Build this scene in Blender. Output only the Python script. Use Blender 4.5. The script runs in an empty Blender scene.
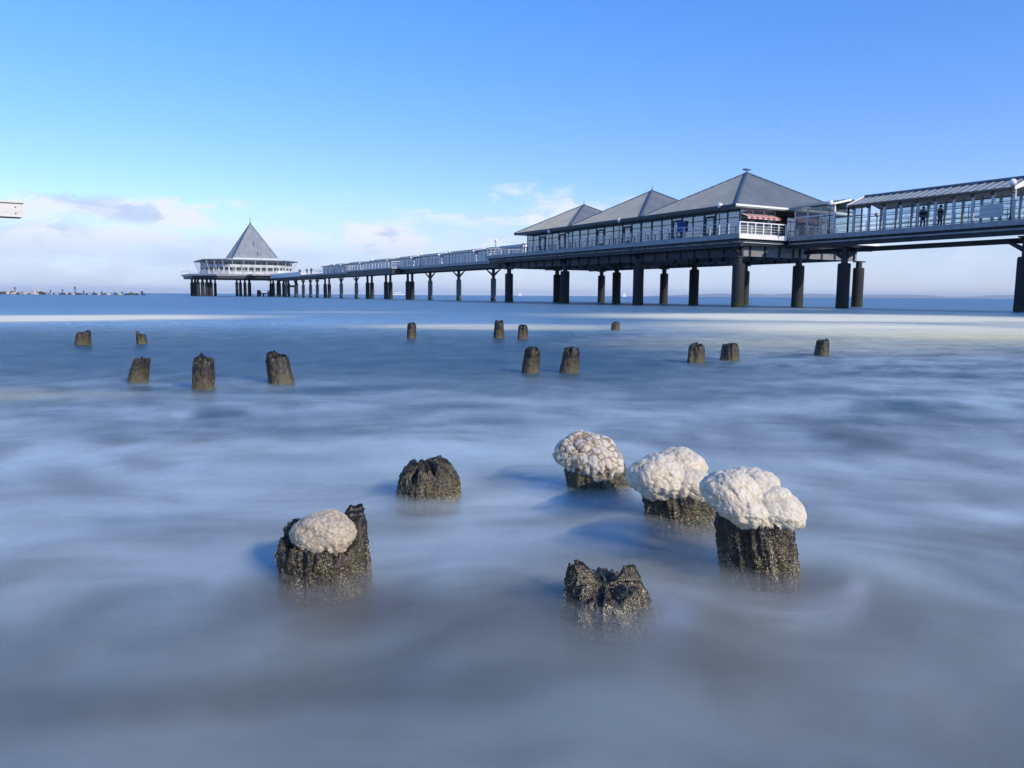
import bpy, bmesh, math, random
from mathutils import Vector, Matrix, noise

random.seed(7)
sc = bpy.context.scene
COL = sc.collection
PI = math.pi
R = math.radians

# ----------------------------------------------------------------------------- node helpers
class NT:
    def __init__(self, tree):
        self.t = tree; self.n = tree.nodes; self.l = tree.links
    def node(self, typ, **kw):
        n = self.n.new(typ)
        for k, v in kw.items(): setattr(n, k, v)
        return n
    def put(self, sock, v):
        if v is None: return
        if isinstance(v, bpy.types.NodeSocket): self.l.new(v, sock)
        else:
            if isinstance(v, (tuple, list)) and sock.type == 'RGBA' and len(v) == 3: v = (*v, 1)
            sock.default_value = v
    def m(self, op, a, b=None, c=None, clamp=False):
        n = self.node('ShaderNodeMath', operation=op); n.use_clamp = clamp
        for i, v in enumerate((a, b, c)):
            if v is not None: self.put(n.inputs[i], v)
        return n.outputs[0]
    def add(self, a, b): return self.m('ADD', a, b)
    def sub(self, a, b): return self.m('SUBTRACT', a, b)
    def mul(self, a, b): return self.m('MULTIPLY', a, b)
    def mx(self, a, b): return self.m('MAXIMUM', a, b)
    def smooth(self, v, lo, hi, a=0.0, b=1.0):
        n = self.node('ShaderNodeMapRange', interpolation_type='SMOOTHSTEP')
        self.put(n.inputs[0], v)
        for i, x in enumerate((lo, hi, a, b)): self.put(n.inputs[i + 1], x)
        return n.outputs[0]
    def lin(self, v, lo, hi, a=0.0, b=1.0):
        n = self.node('ShaderNodeMapRange'); n.clamp = True
        self.put(n.inputs[0], v)
        for i, x in enumerate((lo, hi, a, b)): self.put(n.inputs[i + 1], x)
        return n.outputs[0]
    def mix(self, f, a, b):
        n = self.node('ShaderNodeMix', data_type='RGBA')
        self.put(n.inputs[0], f); self.put(n.inputs[6], a); self.put(n.inputs[7], b)
        return n.outputs[2]
    def mix_mul(self, a, b):
        n = self.node('ShaderNodeMix', data_type='RGBA', blend_type='MULTIPLY')
        self.put(n.inputs[0], 1.0); self.put(n.inputs[6], a); self.put(n.inputs[7], b)
        return n.outputs[2]
    def comb(self, x, y, z=0.0):
        n = self.node('ShaderNodeCombineXYZ')
        for i, v in enumerate((x, y, z)): self.put(n.inputs[i], v)
        return n.outputs[0]
    def sep(self, v):
        n = self.node('ShaderNodeSeparateXYZ'); self.put(n.inputs[0], v)
        return n.outputs[0], n.outputs[1], n.outputs[2]
    def noise(self, vec, scale=1.0, detail=2.0, rough=0.5, dist=0.0):
        n = self.node('ShaderNodeTexNoise')
        self.put(n.inputs['Vector'], vec); self.put(n.inputs['Scale'], scale); self.put(n.inputs['Detail'], detail)
        self.put(n.inputs['Roughness'], rough); self.put(n.inputs['Distortion'], dist)
        return n.outputs[0]
    def voro(self, vec, scale, feature='F1'):
        n = self.node('ShaderNodeTexVoronoi', feature=feature)
        self.put(n.inputs['Vector'], vec); self.put(n.inputs['Scale'], scale)
        return n.outputs[0]
    def bump(self, h, strength=0.5, dist=0.01):
        n = self.node('ShaderNodeBump'); n.inputs['Strength'].default_value = strength
        n.inputs['Distance'].default_value = dist; self.put(n.inputs['Height'], h)
        return n.outputs[0]
    def scale(self, v, s):
        n = self.node('ShaderNodeVectorMath', operation='MULTIPLY'); self.put(n.inputs[0], v); self.put(n.inputs[1], s)
        return n.outputs[0]

MATS = {}
def material(name):
    m = bpy.data.materials.new(name); m.use_nodes = True
    t = NT(m.node_tree); b = m.node_tree.nodes['Principled BSDF']
    MATS[name] = m
    return m, t, b

def plain(name, col, rough=0.6, metal=0.0, vary=0.25, scale=1.5, ior=1.45, stretch=(1, 1, 1), bump=0.0):
    """paint / metal / wood with uneven tone and uneven gloss"""
    m, t, b = material(name)
    co = t.node('ShaderNodeTexCoord').outputs['Object']
    v = t.scale(co, stretch)
    n = t.noise(v, scale, 5, 0.6)
    n2 = t.noise(v, scale * 7, 3, 0.6)
    k = t.add(t.mul(n, 0.7), t.mul(n2, 0.3))
    lo = [c * (1 - vary) for c in col]; hi = [min(1, c * (1 + vary)) for c in col]
    t.put(b.inputs['Base Color'], t.mix(t.smooth(k, 0.3, 0.7), lo, hi))
    t.put(b.inputs['Roughness'], t.lin(n2, 0.3, 0.7, max(0.02, rough - 0.1), min(1, rough + 0.1)))
    b.inputs['Metallic'].default_value = metal; b.inputs['IOR'].default_value = ior
    if bump: t.put(b.inputs['Normal'], t.bump(n2, 0.4, bump))
    return m

plain('dark_steel', (.020, .026, .034), .55)
plain('grey_steel', (.22, .225, .245), .55)
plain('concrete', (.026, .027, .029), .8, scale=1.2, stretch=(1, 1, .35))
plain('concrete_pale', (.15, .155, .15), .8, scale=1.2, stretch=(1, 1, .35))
plain('weed', (.035, .045, .02), .9, scale=4)
plain('fascia', (.27, .29, .31), .5)
plain('white_paint', (.80, .80, .78), .45, vary=.08)
plain('pale_frame', (.52, .55, .56), .5, vary=.12)
plain('zinc', (.27, .295, .295), .42, metal=.25, vary=.18, scale=.6)
plain('zinc_light', (.34, .375, .38), .45, metal=.2, vary=.15, scale=.6)
plain('zinc_blue', (.10, .15, .20), .40, metal=.25, vary=.15, scale=.6)
plain('dark_frame', (.035, .042, .05), .5)
plain('timber', (.17, .13, .10), .75, scale=3)
plain('boards', (.22, .19, .16), .8, scale=3)
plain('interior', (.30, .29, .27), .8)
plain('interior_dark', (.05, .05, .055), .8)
plain('curtain', (.70, .68, .62), .9, vary=.12, scale=2, stretch=(4, 4, .3))
plain('awning_white', (.62, .54, .52), .8, vary=.06)
plain('awning_red', (.36, .10, .10), .8, vary=.1)
plain('blue_banner', (.03, .07, .32), .6)
plain('globe', (.82, .82, .80), .25, vary=.03)
plain('skin', (.55, .36, .27), .6, vary=.08)
plain('navy_cloth', (.018, .025, .042), .9)
plain('black_cloth', (.012, .013, .016), .9)
plain('hair', (.03, .02, .015), .7)
plain('rock_dark', (.06, .062, .05), .9, scale=2)
plain('rock_pale', (.42, .40, .34), .9, scale=2)
plain('ship_white', (.80, .80, .78), .5, vary=.05)
plain('ship_blue', (.05, .09, .2), .5)
plain('sail', (.82, .81, .78), .8, vary=.04)
plain('green_cladding', (.20, .24, .22), .55)
plain('coast', (.05, .07, .04), 1.0, scale=.002)
plain('bolt', (.18, .16, .14), .5)
plain('cream_board', (.62, .60, .54), .5, vary=.10, stretch=(.6, 4, 4))
plain('cream_roof', (.62, .58, .46), .6, vary=.1)

def glass(name, tint, refl, trans, body=(.10, .12, .13)):
    m = bpy.data.materials.new(name); m.use_nodes = True; MATS[name] = m
    t = NT(m.node_tree); out = m.node_tree.nodes['Material Output']
    m.node_tree.nodes.remove(m.node_tree.nodes['Principled BSDF'])
    tr = t.node('ShaderNodeBsdfTransparent'); tr.inputs[0].default_value = (*tint, 1)
    df = t.node('ShaderNodeBsdfDiffuse'); df.inputs[0].default_value = (*body, 1)
    gl = t.node('ShaderNodeBsdfGlossy'); gl.inputs[0].default_value = (.9, .95, 1, 1); gl.inputs[1].default_value = .04
    a = t.node('ShaderNodeMixShader'); a.inputs[0].default_value = trans
    t.l.new(df.outputs[0], a.inputs[1]); t.l.new(tr.outputs[0], a.inputs[2])
    lw = t.node('ShaderNodeLayerWeight')
    f = t.m('ADD', t.m('MULTIPLY', t.m('POWER', lw.outputs['Facing'], 4.0), .6), refl, clamp=True)
    b = t.node('ShaderNodeMixShader'); t.l.new(f, b.inputs[0])
    t.l.new(a.outputs[0], b.inputs[1]); t.l.new(gl.outputs[0], b.inputs[2])
    t.l.new(b.outputs[0], out.inputs[0])
glass('window_glass', (.60, .66, .68), .19, .50, (.26, .30, .30))
glass('dark_glass', (.2, .24, .22), .06, .3, (.05, .07, .06))
glass('clear_glass', (.90, .96, .97), .07, .86, (.45, .55, .58))
glass('frosted_glass', (.75, .80, .82), .12, .40, (.55, .60, .63))

# ----------------------------------------------------------------------------- mesh builder
class MB:
    def __init__(self): self.v = []; self.f = []; self.mi = []
    def face(self, pts, mi=0):
        i = len(self.v); self.v += [tuple(p) for p in pts]; self.f.append(tuple(range(i, i + len(pts)))); self.mi.append(mi)
    def hexa(self, b, t, mi=0):
        i = len(self.v); self.v += [tuple(p) for p in b] + [tuple(p) for p in t]
        for q in ((3, 2, 1, 0), (4, 5, 6, 7), (0, 1, 5, 4), (1, 2, 6, 5), (2, 3, 7, 6), (3, 0, 4, 7)):
            self.f.append(tuple(i + k for k in q)); self.mi.append(mi)
        return self
    def box(self, x0, x1, y0, y1, z0, z1, mi=0):
        return self.hexa(((x0, y0, z0), (x1, y0, z0), (x1, y1, z0), (x0, y1, z0)),
                         ((x0, y0, z1), (x1, y0, z1), (x1, y1, z1), (x0, y1, z1)), mi)
    def bar(self, a, b, w, h=None, mi=0):
        a = Vector(a); b = Vector(b); d = (b - a).normalized(); h = h or w
        up = Vector((0, 0, 1)) if abs(d.z) < .95 else Vector((0, 1, 0))
        s = d.cross(up).normalized() * w / 2; u = s.cross(d).normalized() * h / 2
        return self.hexa((a - s - u, a + s - u, a + s + u, a - s + u), (b - s - u, b + s - u, b + s + u, b - s + u), mi)
    def prism(self, poly, z0, z1, mi=0):
        n = len(poly); i = len(self.v)
        self.v += [(x, y, z0) for x, y in poly] + [(x, y, z1) for x, y in poly]
        self.f.append(tuple(i + k for k in reversed(range(n)))); self.f.append(tuple(i + n + k for k in range(n)))
        for k in range(n): self.f.append((i + k, i + (k + 1) % n, i + n + (k + 1) % n, i + n + k))
        self.mi += [mi] * (n + 2)
        return self
    def lathe(self, cx, cy, prof, n=16, mi=0):
        i = len(self.v); m = len(prof)
        for r, z in prof:
            for k in range(n):
                a = 2 * PI * k / n; self.v.append((cx + r * math.cos(a), cy + r * math.sin(a), z))
        for j in range(m - 1):
            for k in range(n):
                self.f.append((i + j * n + k, i + j * n + (k + 1) % n, i + (j + 1) * n + (k + 1) % n, i + (j + 1) * n + k)); self.mi.append(mi)
        self.f.append(tuple(i + k for k in reversed(range(n)))); self.f.append(tuple(i + (m - 1) * n + k for k in range(n))); self.mi += [mi, mi]
        return self
    def sphere(self, c, r, n=12, mi=0, sz=1.0):
        prof = [(max(.001, r * math.sin(PI * j / n)), c[2] - r * sz * math.cos(PI * j / n)) for j in range(n + 1)]
        return self.lathe(c[0], c[1], prof, n + 4, mi)
    def build(self, name, mat, parent=None, smooth=False):
        o0 = ORG.get(parent.name, (0, 0, 0)) if parent else (0, 0, 0)
        me = bpy.data.meshes.new(name)
        me.from_pydata([(x - o0[0], y - o0[1], z - o0[2]) for x, y, z in self.v], [], self.f)
        mats = mat if isinstance(mat, (list, tuple)) else [mat]
        for k in mats: me.materials.append(MATS[k])
        me.polygons.foreach_set('material_index', self.mi)
        if smooth: me.polygons.foreach_set('use_smooth', [True] * len(me.polygons))
        me.validate(); me.update()
        o = bpy.data.objects.new(name, me); COL.objects.link(o)
        if parent: o.parent = parent; ORG[o.name] = o0
        return o
ORG = {}
AL = R(29.618)
dv = Vector((-math.sin(AL), math.cos(AL), 0)); nv = Vector((math.cos(AL), math.sin(AL), 0))
def world(p, s, z=0): return nv * p + dv * s + Vector((0, 0, z))

def tag(o, label=None, cat=None, group=None, kind=None):
    if label: o['label'] = label
    if cat: o['category'] = cat
    if group: o['group'] = group
    if kind: o['kind'] = kind
    return o
def pier_thing(name, label, cat, p, s, z, group=None):
    """an Empty in the pier's own frame: local x across the pier (p), local y along it (s)"""
    o = bpy.data.objects.new(name, None); COL.objects.link(o); o.empty_display_size = .5
    o.location = world(p, s, z); o.rotation_euler = (0, 0, AL); ORG[o.name] = (p, s, z)
    return tag(o, label, cat, group)
def thing(name, label, cat, loc, rz=0, group=None):
    o = bpy.data.objects.new(name, None); COL.objects.link(o); o.empty_display_size = .2
    o.location = loc; o.rotation_euler = (0, 0, rz); ORG[o.name] = (0, 0, 0)
    return tag(o, label, cat, group)

# ----------------------------------------------------------------------------- camera
F, CX, CY, H = 770.0, 512.0, 384.0, 0.9
pitch = math.atan(88.5 / F); roll = R(.38)
fw = Vector((0, math.cos(pitch), -math.sin(pitch))); rt = Vector((1, 0, 0)); up = rt.cross(fw)
r2 = rt * math.cos(roll) + up * math.sin(roll); u2 = up * math.cos(roll) - rt * math.sin(roll)
cam = bpy.data.cameras.new('camera'); co = bpy.data.objects.new('camera', cam); COL.objects.link(co)
mw = Matrix((r2, u2, -fw)).transposed().to_4x4(); mw.translation = (0, 0, H); co.matrix_world = mw
cam.sensor_width = 36; cam.lens = 36 * F / 1024; cam.clip_start = .05; cam.clip_end = 100000
sc.camera = co

# ----------------------------------------------------------------------------- sun and sky
SUN_EL, SUN_AZ = R(28), math.atan2(.72, -.69)
sd = Vector((math.sin(SUN_AZ) * math.cos(SUN_EL), math.cos(SUN_AZ) * math.cos(SUN_EL), math.sin(SUN_EL)))
sl = bpy.data.lights.new('sun', 'SUN'); sl.energy = 2.7; sl.angle = R(.5); sl.color = (1, .87, .69)
so = bpy.data.objects.new('sun', sl); COL.objects.link(so); so.rotation_euler = sd.to_track_quat('Z', 'Y').to_euler()
so.location = (20, -30, 30)

w = bpy.data.worlds.new('World'); sc.world = w; w.use_nodes = True
w.cycles.sampling_method = 'MANUAL'; w.cycles.sample_map_resolution = 512
t = NT(w.node_tree); bg = w.node_tree.nodes['Background']
sky = t.node('ShaderNodeTexSky', sky_type='NISHITA'); sky.sun_disc = False
sky.sun_elevation = SUN_EL; sky.sun_rotation = SUN_AZ % (2 * PI)
sky.air_density = 1.0; sky.dust_density = .4; sky.ozone_density = 3.0
dirv = t.node('ShaderNodeTexCoord').outputs['Generated']
dx, dy, dz = t.sep(dirv)
az = t.m('ARCTAN2', dx, dy); el = t.m('ARCSINE', dz)         # radians; az 0 = +Y, right positive
azd = t.mul(az, 180 / PI); eld = t.mul(el, 180 / PI)
cv = t.comb(t.mul(azd, .21), t.mul(eld, .50), 3.3)
wrp = t.noise(cv, 1.4, 3, .55)
cv2 = t.comb(t.add(t.mul(azd, .16), t.mul(wrp, .5)), t.add(t.mul(eld, .42), t.mul(wrp, .35)), 1.7)
big = t.noise(cv2, 1.3, 9, .60)
big_up = t.noise(t.comb(t.add(t.add(t.mul(azd, .16), t.mul(wrp, .5)), .05), t.add(t.add(t.mul(eld, .42), t.mul(wrp, .35)), .13), 1.7), 1.15, 5, .56)
def blob(a0, e0, ra, re):
    u = t.mul(t.sub(azd, a0), 1 / ra); v = t.mul(t.sub(eld, e0), 1 / re)
    return t.m('POWER', 2.718, t.mul(t.add(t.mul(u, u), t.mul(v, v)), -1.0))
cover = t.smooth(eld, 7.0, 2.0, 0.0, .20)
for a0, e0, ra, re, k in ((-29, 5.7, 4.6, .9, .31), (-24.5, 5.1, 3.6, .8, .27), (-33, 3.4, 6, 1.5, .20), (-20, 3.4, 7, 1.2, .12), (-9.5, 4.3, 2.4, 1.1, .24),
                          (2.5, 5.6, 6.5, 1.7, .24), (10, 5.6, 5, 1.3, .2), (-18.5, 7.7, 2.2, .6, .12), (25, 6.5, 7, .9, .05)):
    cover = t.add(cover, t.mul(blob(a0, e0, ra, re), k))
dens = t.smooth(t.add(big, t.sub(cover, .18)), .44, .68)
dens = t.mul(dens, t.smooth(eld, 11, 6.5))
lit = t.smooth(t.sub(big, big_up), -.14, .03)
ccol = t.mix(lit, (2.95, 3.4, 4.5), (4.6, 4.75, 5.15))
hs = t.node('ShaderNodeHueSaturation'); hs.inputs['Saturation'].default_value = 1.14; hs.inputs['Value'].default_value = 1.0
t.put(hs.inputs['Color'], t.mix_mul(t.mix_mul(sky.outputs[0], (.85, .95, 1.25)), t.mix(t.smooth(eld, 4, 24), (.96, .845, .835), (1, 1, 1))))
# pale lavender veil of thin cloud that lies along the horizon
veil = t.mul(t.smooth(eld, 7.4, 2.2), .84)
veil = t.mul(veil, t.lin(t.noise(t.comb(t.mul(azd, .07), t.mul(eld, .3), 9.0), 1.6, 5, .55), .3, .7, .5, 1.15))
c1 = t.mix(veil, hs.outputs[0], (3.05, 3.75, 4.95))
ccol = t.mix(t.mul(t.smooth(eld, 4.6, 2.2), .85), ccol, (3.3, 3.9, 5.0))
c2 = t.mix(t.mul(dens, .88), c1, ccol)
t.put(bg.inputs['Color'], c2); bg.inputs['Strength'].default_value = .135

# ----------------------------------------------------------------------------- water
import numpy as np
_perm = np.random.RandomState(11).permutation(256).astype(np.int64)
_ang = np.random.RandomState(5).rand(256) * 2 * PI
_gx, _gy = np.cos(_ang), np.sin(_ang)
def perlin(x, y, seed=0):
    x = x + seed * 37.31; y = y + seed * 91.73
    xi = np.floor(x).astype(np.int64); yi = np.floor(y).astype(np.int64); xf = x - xi; yf = y - yi
    u = xf ** 3 * (xf * (xf * 6 - 15) + 10); v = yf ** 3 * (yf * (yf * 6 - 15) + 10)
    def g(ix, iy, dx, dy):
        h = _perm[(_perm[ix & 255] + iy) & 255]; return _gx[h] * dx + _gy[h] * dy
    a = g(xi, yi, xf, yf); b = g(xi + 1, yi, xf - 1, yf); c = g(xi, yi + 1, xf, yf - 1); d = g(xi + 1, yi + 1, xf - 1, yf - 1)
    return (a + (b - a) * u) + ((c + (d - c) * u) - (a + (b - a) * u)) * v
def fbm(x, y, oct=4, rough=.5, seed=0):
    r = np.zeros_like(x); amp = 1.0; tot = 0
    for k in range(oct):
        r += amp * perlin(x * 2.03 ** k, y * 2.03 ** k, seed + k); tot += amp * .5; amp *= rough
    return .5 + .5 * r / tot * .8
def ss(v, a, b):
    t = np.clip((v - a) / (b - a), 0, 1); return t * t * (3 - 2 * t)
def mixc(c, col, k): return c * (1 - k[:, None]) + np.array(col)[None, :] * k[:, None] if not isinstance(col, np.ndarray) else c * (1 - k[:, None]) + col * k[:, None]

def water_fields(X, Y):
    """what drifts in the water: foam streaks along the wave fronts, sand, surf on the bar -> albedo, roughness"""
    g = .50 * ss(-Y, -8.0, -1.6)
    warp = fbm(X * .5, Y * .8, 2, .5, 3)
    W = Y + g * np.sqrt((X + .1) ** 2 + .5) + (warp - .5) * 1.1
    wx = X + (fbm(X * .7, Y * .9, 2, .5, 21) - .5) * 1.0
    n1 = fbm(wx * .40, W * 1.25, 4, .52, 1)
    n2 = fbm(wx * 1.0, W * 5.2, 4, .55, 4)
    n3 = fbm(X * .05, Y * .20, 4, .55, 7)
    n4 = fbm(wx * .15, W * .70, 4, .5, 9)
    n5 = fbm(X * 1.1, Y * 1.3, 3, .5, 12)
    n6 = fbm(wx * .30, W * 2.6, 4, .6, 15)
    n7 = fbm(wx * .9 + 3, W * 9.0, 2, .6, 18); n8 = fbm(wx * .22, W * 3.6, 4, .6, 25)
    streak = n1 * .11 + n2 * .24 + n4 * .10 + n6 * .20 + n7 * .19 + n8 * .16
    def ridge_(x, y, seed, p, o=3): return np.clip(1 - np.abs(2 * fbm(x, y, o, .5, seed) - 1) * 1.25, 0, 1) ** p
    qx = X + (fbm(X * 1.3, Y * 1.6, 3, .5, 41) - .5) * 1.6; qw = W + (fbm(X * .9, Y * 1.1, 3, .5, 43) - .5) * .9
    wisp = ridge_(qx * .42, qw * 1.5, 45, 6) * .6 + ridge_(qx * .7, qw * 3.2, 48, 7, 2) * .45
    foam = .22 * ss(n1 * .5 + n4 * .5, .35, .6) + .78 * ss(streak, .425, .570)
    foam = np.clip(foam * .78 + .07 + .62 * wisp, 0, 1) * (.46 + .54 * ss(Y, 1.5, 2.9)) * (.16 + .84 * ss(-Y, -9.6, -5.2) + .62 * ss(X, .5, 5.0) * ss(Y, 5.6, 8) * ss(-Y, -26, -16)).clip(0, 1)
    def ell(cx, cy, rx, ry, rot, wob, wk):
        c, s_ = math.cos(rot), math.sin(rot); a = ((X - cx) * c + (Y - cy) * s_) / rx; b = ((Y - cy) * c - (X - cx) * s_) / ry
        return np.sqrt(a * a + b * b) + (wob - .5) * wk
    for cx, cy, rx, ry, k in ((-.12, 2.62, .42, .26, .55), (.34, 2.45, .30, .2, .3), (-1.25, 2.7, .8, .3, .35), (-.95, 3.7, 1.1, .4, .3), (1.9, 3.4, 1.0, .5, .3)):
        foam = np.maximum(foam, (1 - ss(ell(cx, cy, rx, ry, 0, n2 * .5 + n1 * .5, 1.4), .1, 1.2)) * k)
    bar = np.zeros_like(X)
    for cx, cy, rx, ry, rot, k, soft in ((-17.0, 27.6, 9.5, 5.2, .55, 1.0, .85), (15.5, 36.0, 15.0, 9.5, -.1, 1.0, .85), (11.5, 22.0, 8.4, 9.5, .25, .95, .95),
                                         (-.6, 22.5, 5.4, 3.0, .05, .60, .9), (6.2, 15.5, 5.2, 3.8, .05, .50, .95), (20.5, 27, 8, 5, .1, .60, .95), (-5.2, 6.55, 3.0, .62, .08, .38, .95),
                                         (26, 62, 9, 2.5, 0, .5, .9), (-9, 40, 7, 3, .3, .22, .95)):
        r = ell(cx, cy, rx, ry, rot, n3 * .6 + n4 * .4, .9); bar = np.maximum(bar, (1 - ss(r, 1.15 - soft, 1.15)) * k)
    bar *= .72 + .5 * ss(n3 * .6 + n6 * .4, .3, .7)
    far = ss(Y, 14, 90)[:, None]
    deep = np.array((.020, .118, .192)) * (1 - far) + np.array((.014, .108, .218)) * far
    deep = deep + (np.array((.045, .130, .165)) - deep) * (ss(n3, .35, .65) * .45)[:, None]
    tk = ss(n5, .35, .65)[:, None]
    turb = np.array((.155, .178, .160)) * (1 - tk) + np.array((.205, .192, .145)) * tk
    base = mixc(deep, turb, 1 - ss(Y, 2.0, 7.0))
    base = mixc(base, (.765, .885, .89), foam * .90)
    sand = np.zeros_like(X)
    for cx, cy, rx, ry, k in ((.84, 2.18, .27, .20, .5), (-.48, 2.08, .34, .24, .66), (-.05, 2.02, .40, .20, .40), (.70, 2.72, .26, .16, .35), (-.36, 3.2, .24, .15, .35), (.62, 1.72, .5, .2, .25), (.9, 1.5, .6, .25, .2)):
        sand = np.maximum(sand, (1 - ss(ell(cx, cy, rx, ry, 0, n5, .8), .2, 1.25)) * k)
    base = mixc(base, (.170, .135, .100), sand)
    bar = np.clip(bar * 1.25, 0, 1); base = mixc(base, (.84, .79, .52), bar)
    rr = ell(.76, 2.27, .30, .25, 0, n5, .35)
    ring = (1 - ss(np.abs(rr - 1), 0, .20)) * ss(-Y, -2.36, -2.12) * ss(X, .38, .75)
    base = mixc(base, (.72, .74, .76), ring * .9)
    rr = ell(.25, 2.02, .24, .17, 0, n5, .5)
    base = mixc(base, (.50, .58, .70), (1 - ss(np.abs(rr - 1), 0, .3)) * ss(X, .20, .40) * .5)
    gloss = .22 + .22 * foam + .18 * ss(Y, 10, 60) + .3 * bar
    return base, np.clip(gloss, 0, 1), .55 * (1 - .9 * bar)

def water_material(name, layer):
    m, t, b = material(name)
    col = t.node('ShaderNodeAttribute', attribute_name='tone').outputs['Color']
    t.put(b.inputs['Base Color'], col); b.inputs['IOR'].default_value = 1.5
    t.put(b.inputs['Specular IOR Level'], t.node('ShaderNodeAttribute', attribute_name='sheen').outputs['Fac'])
    if layer:
        # the levels the surging water reaches only part of the time: foam thin enough to see through
        b.inputs['Roughness'].default_value = .4
        out = m.node_tree.nodes['Material Output']
        tr = t.node('ShaderNodeBsdfTransparent'); ms = t.node('ShaderNodeMixShader')
        t.put(ms.inputs[0], t.node('ShaderNodeAttribute', attribute_name='thick').outputs['Fac'])
        t.l.new(tr.outputs[0], ms.inputs[1]); t.l.new(b.outputs[0], ms.inputs[2]); t.l.new(ms.outputs[0], out.inputs[0])
    else:
        t.put(b.inputs['Roughness'], t.node('ShaderNodeAttribute', attribute_name='gloss').outputs['Fac'])
        # aerated water: light that enters comes out again some way off
        b.inputs['Subsurface Weight'].default_value = 1.0; b.inputs['Subsurface Scale'].default_value = .16
        b.inputs['Subsurface Radius'].default_value = (.7, .9, 1.0)
        X, Y, Z = t.sep(t.node('ShaderNodeNewGeometry').outputs['Position'])
        wv = t.noise(t.comb(t.mul(X, .22), t.mul(Y, .9), 3), 1.0, 4, .6)
        t.put(b.inputs['Normal'], t.bump(t.mul(wv, t.smooth(Y, 6, 40, .15, 1.6)), .55, .35))
    return m
water_material('sea', False)
water_material('surge', True)

def build_water():
    VX, FA, MI, TONE, GL, TH, SP = [], [], [], [], [], [], []
    count = 0
    def swell(x, y):
        f = np.clip(1 - np.abs(y) / 60, 0, 1) * np.clip(1 - np.abs(x) / 80, 0, 1)
        return f * (.014 * perlin(x * .45, y * 1.1, 2) + .004 * perlin(x * 1.5, y * 2.4, 5)) - .012
    def grid(X, Y, Z, mi, thick):
        nonlocal count
        ny, nx = X.shape; x, y = X.ravel(), Y.ravel()
        base, gl, foam = water_fields(x, y)
        VX.append(np.stack([x, y, Z.ravel()], 1)); TONE.append(np.concatenate([base, np.ones((len(x), 1))], 1)); GL.append(gl); SP.append(foam)
        TH.append(thick.ravel() if thick is not None else np.zeros(len(x)))
        j, i = np.meshgrid(np.arange(ny - 1), np.arange(nx - 1), indexing='ij'); k = (count + j * nx + i).ravel()
        FA.append(np.stack([k, k + 1, k + nx + 1, k + nx], 1)); MI.append(np.full(len(k), mi)); count += nx * ny
    a = np.concatenate([[-26000, -2500, -220, -30], np.linspace(-1.5, 1.5, 640), [30, 220, 2500, 26000]])
    yr = np.concatenate([[-26000, -800, -60, -12, -3, -.8], .35 + np.geomspace(.35, 90, 620) - .3, [120, 170, 260, 500, 1200, 4000, 26000]])
    A, Y = np.meshgrid(a, yr)
    X = np.where(np.abs(A) <= 1.5, A * (np.clip(Y, 0, 95) + 1.2), A)
    X = np.where((np.abs(A) > 1.5), np.sign(A) * np.maximum(np.abs(A), 0) + np.sign(A) * 1.5 * (np.clip(Y, 0, 95) + 1.2), X)
    grid(X, Y, swell(X, Y), 0, None)
    N = 7
    yl = np.concatenate([np.linspace(.4, 5, 150), np.linspace(5.05, 9, 60), np.linspace(9.2, 26, 60)]); al = np.linspace(-1.3, 1.3, 300)
    A, Y = np.meshgrid(al, yl); X = A * (Y + .8)
    fall = .084 / (1 + (np.clip(Y - 2.2, 0, None) / 4.2) ** 1.5) * np.where(Y > 12, 1 - (Y - 12) / 14.2, 1)
    ev = 1 + .22 * perlin(X * 1.3, Y * 1.6, 9)
    edge = ss(-np.abs(A), -1.3, -1.1) * ss(Y, .4, .9)
    for L in range(1, N + 1):
        wisp = fbm((X * 2.2).ravel(), (Y * 3.0).ravel() + L * .45, 3, .5, 30).reshape(X.shape)
        th = .265 * (1.25 - .85 * L / N) * (.45 + 1.1 * ss(wisp, .3, .7)) * (1 - ss(Y, 9, 25)) * edge
        grid(X, Y, swell(X, Y) + fall * ev * (L / N) ** 1.15 + .0006 * L, 1, th)
    V = np.concatenate(VX); Fc = np.concatenate(FA)
    me = bpy.data.meshes.new('water')
    me.vertices.add(len(V)); me.vertices.foreach_set('co', V.ravel())
    me.loops.add(Fc.size); me.loops.foreach_set('vertex_index', Fc.ravel().astype(np.int32))
    me.polygons.add(len(Fc)); me.polygons.foreach_set('loop_start', np.arange(0, Fc.size, 4, dtype=np.int32))
    me.materials.append(MATS['sea']); me.materials.append(MATS['surge'])
    me.polygons.foreach_set('material_index', np.concatenate(MI).astype(np.int32))
    me.update(calc_edges=True)
    me.attributes.new('tone', 'FLOAT_COLOR', 'POINT').data.foreach_set('color', np.concatenate(TONE).ravel())
    me.attributes.new('gloss', 'FLOAT', 'POINT').data.foreach_set('value', np.concatenate(GL))
    me.attributes.new('sheen', 'FLOAT', 'POINT').data.foreach_set('value', np.concatenate(SP))
    me.attributes.new('thick', 'FLOAT', 'POINT').data.foreach_set('value', np.concatenate(TH))
    me.polygons.foreach_set('use_smooth', np.ones(len(Fc), dtype=bool)); me.update()
    o = bpy.data.objects.new('water', me); COL.objects.link(o)
    tag(o, 'silky blue sea with pale foam drifting round the old piles', 'sea', kind='structure')
build_water()

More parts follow.
